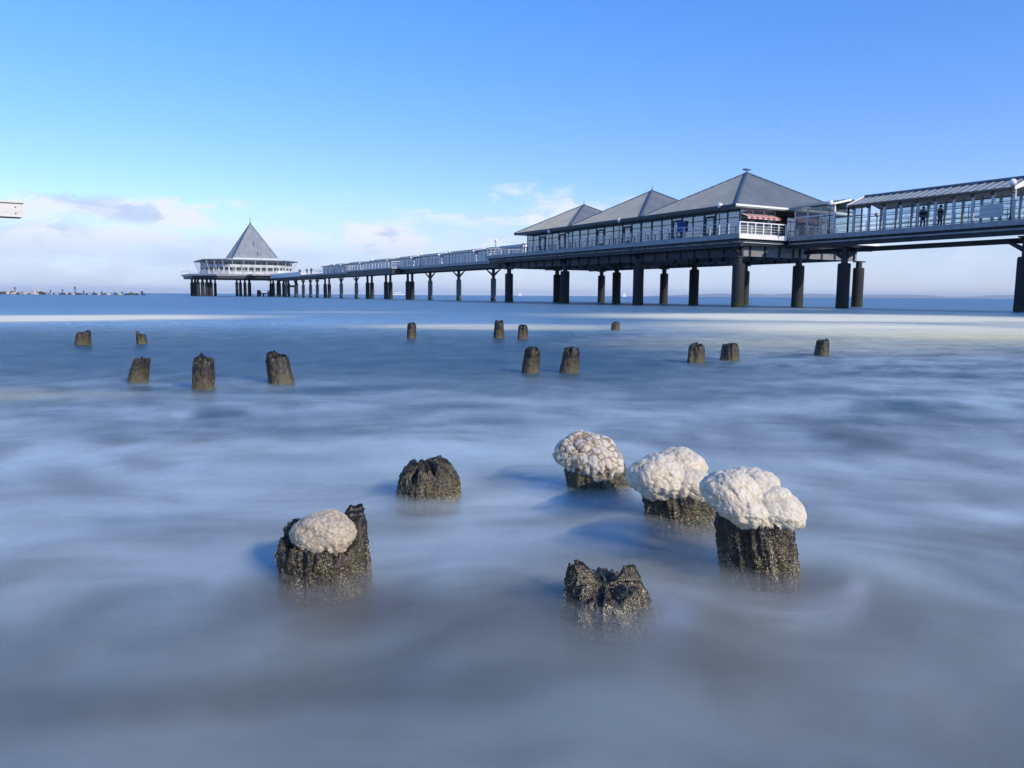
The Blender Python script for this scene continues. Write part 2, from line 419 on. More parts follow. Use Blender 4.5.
# ----------------------------------------------------------------------------- piles with ice caps
def pile_material():
    m, t, b = material('wet_pile')
    co = t.node('ShaderNodeTexCoord').outputs['Object']
    x, y, z = t.sep(co)
    gr = t.noise(t.scale(co, (30, 30, 5)), 1.0, 5, .65)
    n = t.noise(co, 14, 5, .65)
    col = t.mix(t.smooth(gr, .35, .7), (.005, .004, .004), (.026, .018, .012))
    col = t.mix(t.smooth(n, .48, .70), col, (.050, .038, .013))           # brown weed
    g = t.noise(co, 8, 3, .6)
    col = t.mix(t.mul(t.smooth(g, .50, .66), .7), col, (.032, .040, .010))  # green weed
    pt = t.noise(t.scale(co, (1, 1, .6)), 34, 6, .8)
    col = t.mix(t.mul(t.smooth(t.sub(pt, t.mul(z, .9)), .40, .58), .5), col, (.22, .175, .085))
    # crust of tiny barnacles, thicker towards the tide line
    vo = t.voro(co, 210); pat = t.noise(co, 24, 5, .7)
    k = t.mul(t.smooth(vo, .46, .26), t.smooth(t.sub(pat, t.mul(z, 1.25)), .24, .40))
    col = t.mix(t.mul(k, .9), col, (.52, .44, .27))
    t.put(b.inputs['Base Color'], col)
    t.put(b.inputs['Roughness'], t.lin(n, .3, .7, .22, .65))
    t.put(b.inputs['Normal'], t.bump(t.add(t.add(gr, t.mul(n, .8)), t.mul(k, .6)), .9, .012))
pile_material()
plain('barnacle', (.46, .39, .25), .7, scale=60, vary=.45)

def ice_material(name, clean, dirt, amount):
    m, t, b = material(name)
    co = t.node('ShaderNodeTexCoord').outputs['Object']
    n = t.noise(co, 11, 5, .6); n2 = t.noise(co, 50, 4, .6)
    at = t.node('ShaderNodeAttribute', attribute_name='sediment').outputs['Fac']
    k = t.mul(t.smooth(t.add(t.mul(at, .75), t.mul(n, .55)), .56, .98), amount)
    t.put(b.inputs['Base Color'], t.mix(k, clean, dirt))
    t.put(b.inputs['Roughness'], t.lin(n2, .3, .7, .26, .5))
    b.inputs['IOR'].default_value = 1.31
    b.inputs['Subsurface Weight'].default_value = .8
    b.inputs['Subsurface Radius'].default_value = (1, .9, .75); b.inputs['Subsurface Scale'].default_value = .016
    t.put(b.inputs['Normal'], t.bump(t.add(t.mul(n2, .6), t.mul(t.voro(co, 95), -.8)), .35, .006))
ice_material('ice_white', (.60, .55, .44), (.47, .38, .25), .5)
ice_material('ice_brown', (.58, .53, .43), (.24, .165, .085), .85)
ice_material('ice_beige', (.47, .41, .31), (.30, .22, .13), .6)

def angd(a, b): return abs((a - b + PI) % (2 * PI) - PI)

def pile(loc, r0, r1, height, lean=(0, 0), label='', horns=(), rag=.10, hollow=0.0, dome=0.0, seed=0, nth=120, nz=64, barn=0, group='old wooden groyne piles in the water', dens=1.0):
    root = thing('groyne_pile', label, 'wooden pile', loc, 0, group)
    sv = Vector((seed * 3.7, seed * 1.9, seed * .77))
    def top(th):
        c = Vector((math.cos(th), math.sin(th), 0))
        h = height * (1 - rag * .5 + rag * noise.fractal(c * 2.2 + sv, .7, 2.2, 5))
        for a, dh, wd in horns: h += dh * math.exp(-abs(angd(th, a) / (wd * 1.15)) ** 3.2) * (1 + .25 * noise.noise(c * 9 + sv))
        return h
    def rad(th, z, t):
        c = Vector((math.cos(th), math.sin(th), 0))
        r = r0 + (r1 - r0) * t
        r += r0 * (.16 * noise.noise(c * 1.6 + sv + Vector((0, 0, z * 1.5))) + .09 * noise.noise(c * 6 + sv + Vector((0, 0, z * 2.5)))
                   + .06 * noise.noise(c * 13 + sv + Vector((0, 0, z * 16))) + .055 * noise.noise(c * 26 + sv + Vector((0, 0, z * 90))) + .035 * noise.noise(c * 60 + sv + Vector((0, 0, z * 210))))
        return r
    mb = MB(); z0 = -.25
    def place(th, r, z): return (r * math.cos(th) + lean[0] * z, r * math.sin(th) + lean[1] * z, z)
    for j in range(nz + 1):
        t = j / nz
        for k in range(nth):
            th = 2 * PI * k / nth; z = z0 + (top(th) - z0) * t
            rr = rad(th, z, max(0, z / height))
            if dome: rr *= 1 - dome * max(0, z / height) ** 3
            rr *= 1 - .06 * max(0, t - .93) / .07
            mb.v.append(place(th, rr, z))
    for j in range(nz):
        for k in range(nth):
            mb.f.append((j * nth + k, j * nth + (k + 1) % nth, (j + 1) * nth + (k + 1) % nth, (j + 1) * nth + k)); mb.mi.append(0)
    base = nz * nth; rings = 18; hc = height * (1 - hollow)
    for q in range(1, rings):
        rho = 1 - q / rings
        for k in range(nth):
            th = 2 * PI * k / nth; zt = top(th); sm = max(0, (1 - rho - .24) / .76); sm = sm * sm * (3 - 2 * sm)
            z = zt + (hc - zt) * sm + .09 * height * noise.fractal(Vector((rho * math.cos(th), rho * math.sin(th), 3)) * 4 + sv, .7, 2, 4) * (1 - rho ** 6)
            if dome: z += height * .10 * dome * (1 - rho)
            rr = rad(th, zt, 1) * rho * .94
            if dome: rr *= 1 - dome
            mb.v.append(place(th, rr, z))
        a = base + (q - 1) * nth
        for k in range(nth):
            mb.f.append((a + k, a + (k + 1) % nth, a + nth + (k + 1) % nth, a + nth + k)); mb.mi.append(0)
    mb.v.append((lean[0] * hc, lean[1] * hc, hc)); ci = len(mb.v) - 1; a = base + (rings - 1) * nth
    for k in range(nth): mb.f.append((a + k, a + (k + 1) % nth, ci)); mb.mi.append(0)
    mb.build('timber', 'wet_pile', root, True)
    if barn:
        rnd = random.Random(seed + 50); bb = MB()
        for _ in range(barn):
            th = rnd.uniform(0, 2 * PI); z = height * (rnd.random() ** 1.35) * .9
            c = Vector((math.cos(th), math.sin(th), 0))
            if noise.noise(c * 3.5 + sv * 2 + Vector((0, 0, z * 14))) < -.10 + .75 * z / height - .2 * (dens - 1): continue
            rr = rad(th, z, z / height) * (1 - (dome * (z / height) ** 3 if dome else 0))
            if z > top(th) * .95: continue
            p = Vector(place(th, rr - .001, z)); s = rnd.uniform(.0011, .0030) * (1.5 if rnd.random() < .08 else 1)
            i = len(bb.v); tn = Vector((-math.sin(th), math.cos(th), 0)); uz = Vector((0, 0, 1))
            q = rnd.uniform(0, 1)
            for k in range(5):
                a2 = 2 * PI * k / 5 + q; bb.v.append(tuple(p + (tn * math.cos(a2) + uz * math.sin(a2)) * s))
            bb.v.append(tuple(p + c * s * rnd.uniform(.8, 1.6)))
            for k in range(5): bb.f.append((i + k, i + (k + 1) % 5, i + 5)); bb.mi.append(0)
        tag(bb.build('barnacles', 'barnacle', root), kind='stuff')
    return root

def ice(parent, c, rad3, lobes, mat, f1, a1, f2, a2, seed, flat=.55, tilt=(0, 0)):
    bm = bmesh.new(); bmesh.ops.create_icosphere(bm, subdivisions=7, radius=1.0)
    sv = Vector((seed * 2.3, seed * 5.1, seed * 1.3)); A = Vector(rad3)
    sed = []
    for v in bm.verts:
        d = v.co.normalized(); rs = []
        for lc, lr in lobes:
            lc = Vector(lc); bq = d.dot(lc); disc = bq * bq - lc.length_squared + lr * lr
            if disc > 0: rs.append(bq + math.sqrt(disc))
        rs.sort(reverse=True); r = rs[0]
        p = d * r
        p.z = p.z if p.z > 0 else p.z * flat
        p = Vector((p.x * A.x, p.y * A.y, p.z * A.z))
        nn = Vector((d.x / A.x, d.y / A.y, d.z / A.z)).normalized()
        q = p + sv
        q = q + Vector((noise.noise(q * 9), noise.noise(q * 9 + Vector((5, 0, 0))), noise.noise(q * 9 + Vector((0, 7, 0))))) * .018
        def lump(f):
            ds = noise.voronoi(q * f)[0]
            e = min(1, (ds[1] - ds[0]) * 1.7)
            return math.sqrt(max(0, 1 - min(1, ds[0] * 1.05) ** 2)), e
        l1, e1 = lump(f1); l2, e2 = lump(f2)
        l3, e3 = lump(f2 * 2.6)
        fr = noise.fractal(q * 38, .8, 2.1, 4)
        disp = a1 * (l1 - .7) + a2 * (l2 - .7) + a2 * .45 * (l3 - .7) + .0018 * fr + .014 * noise.noise(q * 12)
        # hanging drips along the lower rim
        if d.z < -.1: disp += .010 * noise.noise(Vector((d.x * 7, d.y * 7, 0)) + sv)
        p = p + nn * disp
        p.z += tilt[0] * p.x + tilt[1] * p.y
        v.co = p + Vector(c)
        sed.append(1 - min(1, e1 * 1.25) * .75 - .25 * min(1, e2 * 1.5))
    me = bpy.data.meshes.new('ice_cap'); bm.to_mesh(me); bm.free()
    at = me.attributes.new('sediment', 'FLOAT', 'POINT'); at.data.foreach_set('value', sed)
    me.polygons.foreach_set('use_smooth', [True] * len(me.polygons))
    me.materials.append(MATS[mat])
    o = bpy.data.objects.new('ice_cap', me); COL.objects.link(o); o.parent = parent
    return o

# six near piles
pile((-.366, 3.26, 0), .136, .128, .182, (.02, 0), 'dark bare ragged pile with rounded top and no ice, alone behind the beige dome',
     rag=.34, dome=.24, seed=3, nth=170, nz=90, barn=2600, hollow=-.02, horns=((PI * 1.65, .02, .3), (PI * 1.3, .018, .25)))
B = pile((-.565, 2.29, 0), .132, .128, .160, (-.03, 0), 'hollow dark pile holding a beige ice dome between two black horns',
         horns=((PI * .93, .060, .36), (.24, .072, .36), (.62, .05, .25), (PI * .5, .03, .7)), rag=.26, hollow=.18, seed=11, nth=190, nz=100, barn=6500)
ice(B, (.0, -.035, .176), (.095, .090, .076), [((0, 0, 0), .95), ((-.2, -.1, .02), .80), ((.3, .1, .05), .70)], 'ice_beige', 36, .007, 85, .006, 2, .8)
C = pile((.400, 3.42, 0), .146, .140, .165, (-.16, 0), 'leaning pile capped with knobbly white ice veined with brown', rag=.16, seed=5, nth=160, nz=80, barn=2600)
ice(C, (-.055, -.02, .196), (.146, .140, .100), [((0, .1, .05), .86), ((.25, -.2, -.18), .80), ((-.30, 0, -.05), .74), ((.1, -.3, -.3), .72)], 'ice_brown', 28, .018, 66, .008, 4, .95, (-.08, .05))
D = pile((.665, 2.93, 0), .132, .126, .172, (-.15, 0), 'pile with a plump white ice cap split by one narrow diagonal groove', rag=.10, seed=8, nth=160, nz=80, barn=3200)
ice(D, (-.055, -.01, .206), (.156, .150, .116), [((-.34, -.24, .02), .72), ((.34, .34, .22), .66), ((.40, -.22, -.24), .67)], 'ice_white', 21, .015, 50, .0095, 6, .9, (-.04, 0))
Ep = pile((.805, 2.37, 0), .122, .116, .235, (-.17, .02), 'leaning barnacled pile with a big white ice cap creased down the middle', rag=.10, seed=14, nth=200, nz=110, barn=7500)
ice(Ep, (-.050, -.005, .262), (.146, .136, .108), [((-.41, -.06, .14), .65), ((.47, -.18, -.12), .615), ((.10, .50, .20), .65), ((-.26, -.36, -.22), .55), ((.06, .05, .22), .47)], 'ice_white', 21, .018, 50, .0105, 9, .9, (-.14, 0))
pile((.275, 2.06, 0), .130, .102, .118, (-.10, 0), 'low crumbling pile with two dark knobs and a dip between, nearest the viewer',
     horns=((PI * .90, .054, .40), (PI * 1.14, .022, .3), (.02, .026, .34), (-.6, .012, .4)), rag=.36, hollow=.12, seed=21, nth=190, nz=100, barn=8000, dens=2.2)

# middle and far rows: x, y, radius, height, lean, seed, label
G2 = 'old wooden groyne piles in the water'
for x, y, r, h, lx, sd_, hn, lb in (
    (-3.77, 7.68, .092, .27, .26, 31, (), 'short dark pile tilted to the right, first of three in the dark blue water'),
    (-2.90, 7.18, .100, .335, .03, 32, (), 'upright speckled pile standing mid way between two leaning ones in dark blue water'),
    (-2.31, 7.70, .125, .315, -.16, 33, ((PI * .75, .05, .8),), 'stout notched pile leaning left with a step in its top'),
    (.21, 8.95, .098, .325, .12, 34, (), 'mossy pile with a slanted flat top, next to its barnacled twin in mid water'),
    (.67, 8.99, .105, .325, .09, 35, (), 'barnacled flat topped pile, the right one of the close pair in mid water'),
    (2.53, 10.59, .115, .275, .02, 36, (), 'squat brown pile with a pale foot, left of the blackest stub'),
    (3.11, 10.96, .112, .262, .0, 37, (), 'squat very dark pile with a level top, beside the pale footed one'),
    (4.83, 12.0, .110, .255, .10, 38, ((PI * .1, .03, .9),), 'small rounded dark pile standing alone at the edge of the sandy foam'),
    (-7.48, 13.4, .115, .23, .12, 39, ((0, .03, 1.2),), 'wedge shaped low stub in blue water, outermost of the far row'),
    (-6.62, 13.75, .085, .185, -.10, 40, ((PI, .06, .8),), 'small pointed stub leaning left in blue water of the far row'),
    (-2.13, 16.25, .095, .335, .02, 41, (), 'thin pale pile alone on the foam line below the long pier'),
    (-.28, 16.48, .100, .385, .0, 42, (), 'taller pale pile of the far pair in the foam line'),
    (.22, 16.16, .100, .315, .0, 43, (), 'shorter faded pile of the far pair in the foam line'),
    (2.78, 20.8, .110, .24, .0, 44, ((PI * .9, -.05, .8),), 'tiny distant stub in the sandy foam, farthest of all piles')):
    pile((x, y, 0), r * 1.06, r * .88, h * .92, (lx, 0), lb, horns=hn, rag=.16, seed=sd_, nth=72, nz=44, barn=700)

# ----------------------------------------------------------------------------- the pier
ZD = 6.3
pier = pier_thing('pier', 'long dark steel pier on round columns running out to the pyramid pavilion', 'pier', 59.5, 40, 0)
NW = (56.9, 62.1)          # walkway, across
def strip(name, p0, p1, s0, s1, z0, z1, mat): return MB().box(p0, p1, s0, s1, z0, z1).build(name, mat, pier)
# shore walkway
strip('deck', NW[0], NW[1], -12, 49.45, ZD - .12, ZD, 'boards')
MB().box(NW[0] - .06, NW[0] - .003, -12, 49.4, ZD - .34, ZD + .05).build('fascia', 'fascia', pier)
MB().box(NW[1] + .003, NW[1] + .06, -12, 49.4, ZD - .36, ZD + .05).build('fascia', 'fascia', pier)
for p, gz in ((57.15, ZD - 1.0), (61.6, ZD - .62)):
    g = MB().box(p, p + .25, -12, 49.6, gz, ZD - .123)
    g.box(p - .12, p - .003, -12, 49.6, gz, gz + .09)
    g.build('girder', 'dark_steel', pier)
MB().box(57.03, 57.045, -12, 49.5, ZD - .66, ZD - .54).build('flange', 'fascia', pier)
g = MB()
for i in range(31): g.box(57.41, 61.59, -11.5 + 2.0 * i, -11.3 + 2.0 * i, ZD - .5, ZD - .13)
g.build('cross_beam', 'dark_steel', pier)
MB().bar((59.2, -10, 5.03), (59.2, 49.4, 5.03), .36, .38).build('service_pipe', 'dark_steel', pier)

def column(p, s, ztop_thick, r, ztop, mat, rth=.28, arms=0):
    zt = ztop_thick
    mb = MB().lathe(p, s, [(r, -1.5), (r, .02), (r, zt - .12), (r - .04, zt - .03), (r - .08, zt)], 20)
    o = mb.build('column', mat, pier, False)
    MB().lathe(p, s, [(r + .012, -.5), (r + .016, .22), (r + .012, .42)], 20).build('tide_mark', 'weed', o)
    hd = MB().lathe(p, s, [(rth, zt + .002), (rth, ztop - .12)], 14)
    hd.box(p - .55, p + .55, s - .35, s + .35, ztop - .118, ztop - .003)
    if arms:
        for sg in (-1, 1):
            hd.hexa(((p - .10, s + sg * .25, zt + .35), (p + .10, s + sg * .25, zt + .35), (p + .10, s + sg * .25, zt + .75), (p - .10, s + sg * .25, zt + .75)),
                    ((p - .10, s + sg * arms, ztop - .20), (p + .10, s + sg * arms, ztop - .20), (p + .10, s + sg * arms, ztop - .13), (p - .10, s + sg * arms, ztop - .13)))
    hd.build('column_head', 'dark_steel', o)
    return o
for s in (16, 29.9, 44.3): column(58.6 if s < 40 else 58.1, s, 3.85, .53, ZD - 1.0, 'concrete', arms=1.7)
# shopping platform
PP = (50.85, 70.0); PS = (49.55, 97.0)
strip('deck', PP[0], PP[1], PS[0], PS[1], ZD - .14, ZD + .002, 'boards')
e = MB().box(PP[0] - .07, PP[0] - .003, PS[0] - .07, PS[1] + .07, ZD - .30, ZD + .10)
e.box(PP[0] + .30, PP[0] + .45, PS[0] + .3, PS[1] - .3, ZD - .62, ZD - .50)
e.build('fascia', 'fascia', pier)
e = MB().box(PP[0] - .003, 56.8, PS[0] - .07, PS[0] - .003, ZD - .30, ZD + .10); e.build('fascia', 'white_paint', pier)
MB().box(PP[0] + .46, 56.8, PS[0] + .30, PS[0] + .45, ZD - .62, ZD - .50).build('fascia', 'white_paint', pier)
MB().box(62.2, PP[1], PS[0] - .07, PS[0] - .003, ZD - .30, ZD + .10).build('fascia', 'white_paint', pier)
e = MB().box(PP[0] + .15, PP[0] + .42, PS[0] + .15, PS[1] - .15, ZD - .5, ZD - .143); e.box(PP[0] + .46, PP[0] + .75, PS[0] + .2, PS[1] - .15, ZD - .95, ZD - .145)
e.box(PP[0] + .8, 69.8, PS[0] + .15, PS[0] + .42, ZD - .5, ZD - .143); e.box(PP[0] + .8, 69.8, PS[0] + .5, PS[0] + .75, ZD - .82, ZD - .145)
e.build('edge_beam', 'dark_steel', pier)
BS = (50.9, 65.1, 79.2, 93.1)
for p in (52.4, 60.2, 68.0):
    g = MB().box(p - .12, p + .12, PS[0] + 1.0, PS[1] - .8, 4.55, ZD - .145)
    for i in range(24): g.box(p - .22, p - .119, PS[0] + 1.2 + 1.95 * i, PS[0] + 1.42 + 1.95 * i, 4.56, ZD - .15, 1)
    g.build('girder', ['grey_steel' if p > 55 else 'dark_steel', 'dark_steel'], pier)
for s in BS:
    for x0, x1 in ((52.6, 60.05), (60.36, 67.85)):
        g = MB().box(x0, x1, s - .14, s + .14, 4.56, ZD - .15)
        for i in range(4): g.box(x0 + .8 + 1.9 * i, x0 + 1.02 + 1.9 * i, s - .22, s - .139, 4.57, ZD - .16, 1)
        g.build('cross_beam', ['grey_steel', 'dark_steel'], pier)
    g = MB()   # tapering cantilever brackets under the near edge
    g.hexa(((51.1, s - .1, 5.75), (52.25, s - .1, 4.7), (52.25, s + .1, 4.7), (51.1, s + .1, 5.75)),
           ((51.1, s - .1, 5.97), (52.25, s - .1, 5.97), (52.25, s + .1, 5.97), (51.1, s + .1, 5.97)))
    g.build('bracket', 'dark_steel', pier)
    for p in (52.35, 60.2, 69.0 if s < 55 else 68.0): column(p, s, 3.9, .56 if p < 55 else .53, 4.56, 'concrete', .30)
g = MB()
for i in range(22): g.box(51.0, 69.7, 52 + 2.1 * i, 52.2 + 2.1 * i, ZD - .55, ZD - .146)
g.build('joist', 'dark_steel', pier)
# sea walkway
strip('deck', NW[0], NW[1], 97.1, 268, ZD - .15, ZD - .005, 'boards')
for p0, p1 in ((NW[0] - .06, NW[0] - .003), (NW[1] + .003, NW[1] + .06)): MB().box(p0, p1, 97.1, 268, ZD - .45, ZD + .02).build('fascia', 'fascia', pier)
for p in (57.2, 61.5): MB().box(p, p + .25, 97, 268, ZD - 1.1, ZD - .153).build('girder', 'dark_steel', pier)
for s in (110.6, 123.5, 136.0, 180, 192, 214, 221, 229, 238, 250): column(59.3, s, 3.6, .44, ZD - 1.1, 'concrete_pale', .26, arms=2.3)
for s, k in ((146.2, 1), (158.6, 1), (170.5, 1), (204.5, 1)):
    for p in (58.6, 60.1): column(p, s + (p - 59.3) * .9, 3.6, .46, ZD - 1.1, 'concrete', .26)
MB().box(NW[0] - .10, NW[0] - .065, 222, 268, ZD - .30, ZD + .95).build('parapet', 'white_paint', pier)
# landing that widens the sea walkway
strip('landing', 55.0, NW[0] - .065, 145, 174, ZD - .30, ZD - .01, 'fascia')
MB().box(55.2, 56.85, 145.3, 173.7, ZD - 1.3, ZD - .305).build('edge_beam', 'dark_steel', pier)

def railing(path, name='railing', h=1.12, step=1.6, mat='pale_frame', rails=4, post=.07, z=ZD, top=.07, parent=None):
    mb = MB()
    for (p0, s0), (p1, s1) in zip(path[:-1], path[1:]):
        L = math.hypot(p1 - p0, s1 - s0); n = max(1, round(L / step))
        for i in range(n + 1):
            f = i / n; p = p0 + (p1 - p0) * f; s = s0 + (s1 - s0) * f
            mb.box(p - post / 2, p + post / 2, s - post / 2, s + post / 2, z + .004, z + h - top / 2 - .001)
        mb.bar((p0, s0, z + h), (p1, s1, z + h), top, top)
        for k in range(rails):
            zz = z + .16 + k * (h - .22) / rails
            mb.bar((p0 + .002, s0 + .002, zz), (p1 + .002, s1 + .002, zz), .028, .028)
    return mb.build(name, mat, parent or pier)
railing([(NW[0] + .05, -11), (NW[0] + .05, 49.3)], h=1.35, step=4.1, rails=3, mat='grey_steel', post=.05, top=.05)
railing([(NW[1] - .05, -11), (NW[1] - .05, 49.3)], h=1.35, step=4.1, rails=3, mat='grey_steel', post=.05, top=.05)
railing([(56.75, PS[0] + .05), (PP[0] + .06, PS[0] + .05)], step=1.0, mat='white_paint', post=.09, top=.09)
railing([(PP[0] + .06, PS[0] + .2), (PP[0] + .06, PS[1] - .1), (56.75, PS[1] - .1)], step=1.15, mat='pale_frame', post=.095, top=.06, rails=3)
railing([(62.2, PS[0] + .05), (69.9, PS[0] + .05), (69.9, PS[1] - .1)], step=1.6)
railing([(NW[0] + .05, 97.2), (NW[0] + .05, 145)], step=1.9, rails=3)
railing([(NW[0] + .05, 145.1), (55.1, 145.1), (55.1, 173.9), (NW[0] + .05, 173.9)], step=1.9, rails=3, mat='white_paint')
railing([(NW[0] + .05, 174), (NW[0] + .05, 266)], step=1.9, rails=3)
railing([(NW[1] - .05, 97.2), (NW[1] - .05, 266)], step=1.9, rails=3)

# ----------------------------------------------------------------------------- three shop pavilions
EZ, AZ = 9.0, 12.95
plabels = ('grey hip roofed glass pavilion nearest the shore, with a red striped awning',
           'middle one of the three grey hip roofed glass pavilions on the platform',
           'seaward one of the three grey hip roofed pavilions, beside the long covered walkway')
def hip_roof(parent, p0, p1, s0, s1, ze, za, mat, seam_mat=None, gap=.47, th=.22):
    pc, s_c = (p0 + p1) / 2, (s0 + s1) / 2
    mb = MB()
    A = (pc, s_c, za); c = [(p0, s0, ze), (p1, s0, ze), (p1, s1, ze), (p0, s1, ze)]
    for i in range(4): mb.face((c[i], c[(i + 1) % 4], A))
    lo = [(x, y, z - th) for x, y, z in c]
    for i in range(4): mb.face((lo[i], lo[(i + 1) % 4], c[(i + 1) % 4], c[i]))
    mb.face(list(reversed(lo)))
    for i in range(4):                                   # standing seams
        a = Vector(c[i]); b = Vector(c[(i + 1) % 4]); L = (b - a).length; mid = (a + b) / 2; ap = Vector(A); e = (b - a).normalized()
        nrm = (b - a).cross(ap - a).normalized(); n = int(L / gap)
        for k in range(1, n):
            o = -L / 2 + L * k / n; f = 1 - abs(o) / (L / 2)
            q0 = mid + e * o; q1 = mid + e * o + (ap - mid) * f * .985
            mb.hexa((q0 - e * .02, q0 + e * .02, q0 + e * .02 + nrm * .05, q0 - e * .02 + nrm * .05),
                    (q1 - e * .02, q1 + e * .02, q1 + e * .02 + nrm * .05, q1 - e * .02 + nrm * .05))
    r = mb.build('roof', mat, parent)
    hp = MB()
    for i in range(4): hp.bar(Vector(c[i]) + Vector((0, 0, .05)), Vector(A) + Vector((0, 0, .05)), .20, .10)
    hp.build('hip_capping', 'zinc_blue', r)
    return r
def window(parent, a, b, z0, z1, frame, pane, transom=None, depth=.10, bar=.09):
    """a glazed bay between the plan points a and b"""
    (pa, sa), (pb, sb) = a, b
    mb = MB()
    for (p, s) in ((pa, sa), (pb, sb)): mb.box(p - bar / 2, p + bar / 2, s - bar / 2, s + bar / 2, z0, z1)
    off = .0008
    for z in [z0 + bar / 2, z1 - bar / 2] + ([transom] if transom else []):
        mb.bar((pa + off, sa + off, z), (pb + off, sb + off, z), bar * .8, bar * .8)
    f = mb.build('window', frame, parent)
    MB().bar((pa, sa, (z0 + z1) / 2), (pb, sb, (z0 + z1) / 2), .014, z1 - z0 - bar).build('pane', pane, f)
    return f
for i in range(3):
    s0 = 50.25 + 13.08 * i; s1 = s0 + 13.04
    pv = pier_thing('pavilion', plabels[i], 'pavilion', 57.6, (s0 + s1) / 2, ZD, 'shop pavilions on the pier platform')
    AZ = (13.15, 12.8, 12.45)[i]; PR = (66.9, 64.6, 64.1)[i]; PC = (51.05 + PR) / 2
    r = hip_roof(pv, 51.05, PR, s0, s1, EZ, AZ, 'zinc')
    # soffit trim; the shore gutter is white and in the sun
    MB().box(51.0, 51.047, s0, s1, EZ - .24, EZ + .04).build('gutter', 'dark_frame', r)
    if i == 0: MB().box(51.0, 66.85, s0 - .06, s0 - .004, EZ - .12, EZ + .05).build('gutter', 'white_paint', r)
    f = MB().lathe(PC, (s0 + s1) / 2, [(.16, AZ - .25), (.14, AZ + .12), (.05, AZ + .15), (.03, AZ + .42)], 10)
    if i == 0: f.box(PC - .38, PC + .38, (s0 + s1) / 2 - .22, (s0 + s1) / 2 + .22, AZ + .28, AZ + .40); 
    else: f.lathe(PC, (s0 + s1) / 2, [(.02, AZ + .42), (.012, AZ + .95)], 6)
    f.build('finial', 'zinc_blue', r)
    w0 = s0 + (.9 if i == 0 else .02); w1 = s1 - (.9 if i == 2 else .02)
    # inner rooms seen through the glass
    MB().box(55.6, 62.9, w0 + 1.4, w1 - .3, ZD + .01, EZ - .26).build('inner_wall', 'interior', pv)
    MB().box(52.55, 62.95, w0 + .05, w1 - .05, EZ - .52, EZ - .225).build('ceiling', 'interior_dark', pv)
    MB().box(52.45, 52.62, w0, w1, ZD + .003, ZD + .25).build('plinth', 'dark_frame', pv)
    n = 8; pw = 52.53
    for k in range(n):
        a = w0 + (w1 - w0) * k / n; b = w0 + (w1 - w0) * (k + 1) / n
        window(pv, (pw, a + .03), (pw, b - .03), ZD + .255, EZ - .235, 'dark_frame', 'window_glass', EZ - .95)
        if (k * 7 + i * 3) % 4 == 0:
            MB().box(pw + .14, pw + .20, a + .15, b - .15, ZD + .3, EZ - .6).build('curtain', 'curtain', pv)
    for k in (2, 5):
        a = w0 + (w1 - w0) * k / n
        d = MB().box(pw - .10, pw - .05, a + .06, a + .22, ZD + .26, EZ - .6); d.box(pw - .10, pw - .05, a + 1.28, a + 1.44, ZD + .26, EZ - .6)
        d.box(pw - .10, pw - .05, a + .22, a + 1.28, EZ - .78, EZ - .6); d.box(pw - .10, pw - .05, a + .22, a + 1.28, ZD + .26, ZD + .5)
        d.build('door', 'dark_frame', pv)
    # far side and the seaward end
    for k in range(4):
        a = w0 + (w1 - w0) * k / 4; b = w0 + (w1 - w0) * (k + 1) / 4
        window(pv, (63.0, a + .04), (63.0, b - .04), ZD + .05, EZ - .235, 'dark_frame', 'window_glass', EZ - .95)
    if i == 0:
        pe = [52.53, 54.0, 55.5, 57.0]
        for a, b in zip(pe[:-1], pe[1:]):
            window(pv, (a + .05, w0), (b - .05, w0), ZD + .255, EZ - .235, 'pale_frame', 'window_glass', EZ - .95)
            MB().box(a + .1, b - .15, w0 + .25, w0 + .33, ZD + .28, EZ - .5).build('curtain', 'curtain', pv)
        aw = MB()
        for k in range(12):
            a = 52.5 + .35 * k
            for mi, z0, z1, d0, d1 in ((k % 2, EZ - .95, EZ - .62, .95, .10),):
                aw.hexa(((a, w0 - d0, z0 - .02), (a + .35, w0 - d0, z0 - .02), (a + .35, w0 - d1, z1 - .02), (a, w0 - d1, z1 - .02)),
                        ((a, w0 - d0, z0), (a + .35, w0 - d0, z0), (a + .35, w0 - d1, z1), (a, w0 - d1, z1)), mi)
            aw.box(a, a + .35, w0 - .96, w0 - .952, EZ - 1.16, EZ - .955, k % 2)
        aw.box(52.5, 56.7, w0 - .968, w0 - .962, EZ - 1.06, EZ - 1.0, 1)
        aw.build('awning', ['awning_white', 'awning_red'], pv)
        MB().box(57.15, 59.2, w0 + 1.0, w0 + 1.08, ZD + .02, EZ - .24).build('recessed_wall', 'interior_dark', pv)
        for a in (59.3, 60.8): window(pv, (a + .05, w0 + .7), (a + 1.4, w0 + .7), ZD + .05, EZ - .235, 'dark_frame', 'window_glass', EZ - .95)
        for p in (57.1, 63.0): MB().box(p - .08, p + .08, w0 - .4, w0 - .24, ZD + .003, EZ - .23).build('post', 'dark_frame', pv)
        MB().box(pw - .16, pw - .13, w0 + 6.9, w0 + 8.15, ZD + .9, EZ - .75).build('banner', 'blue_banner', pv)
    if i == 2:
        for a in (52.55, 55.2, 57.9, 60.5): window(pv, (a + .05, w1), (a + 2.6, w1), ZD + .05, EZ - .235, 'dark_frame', 'window_glass', EZ - .95)

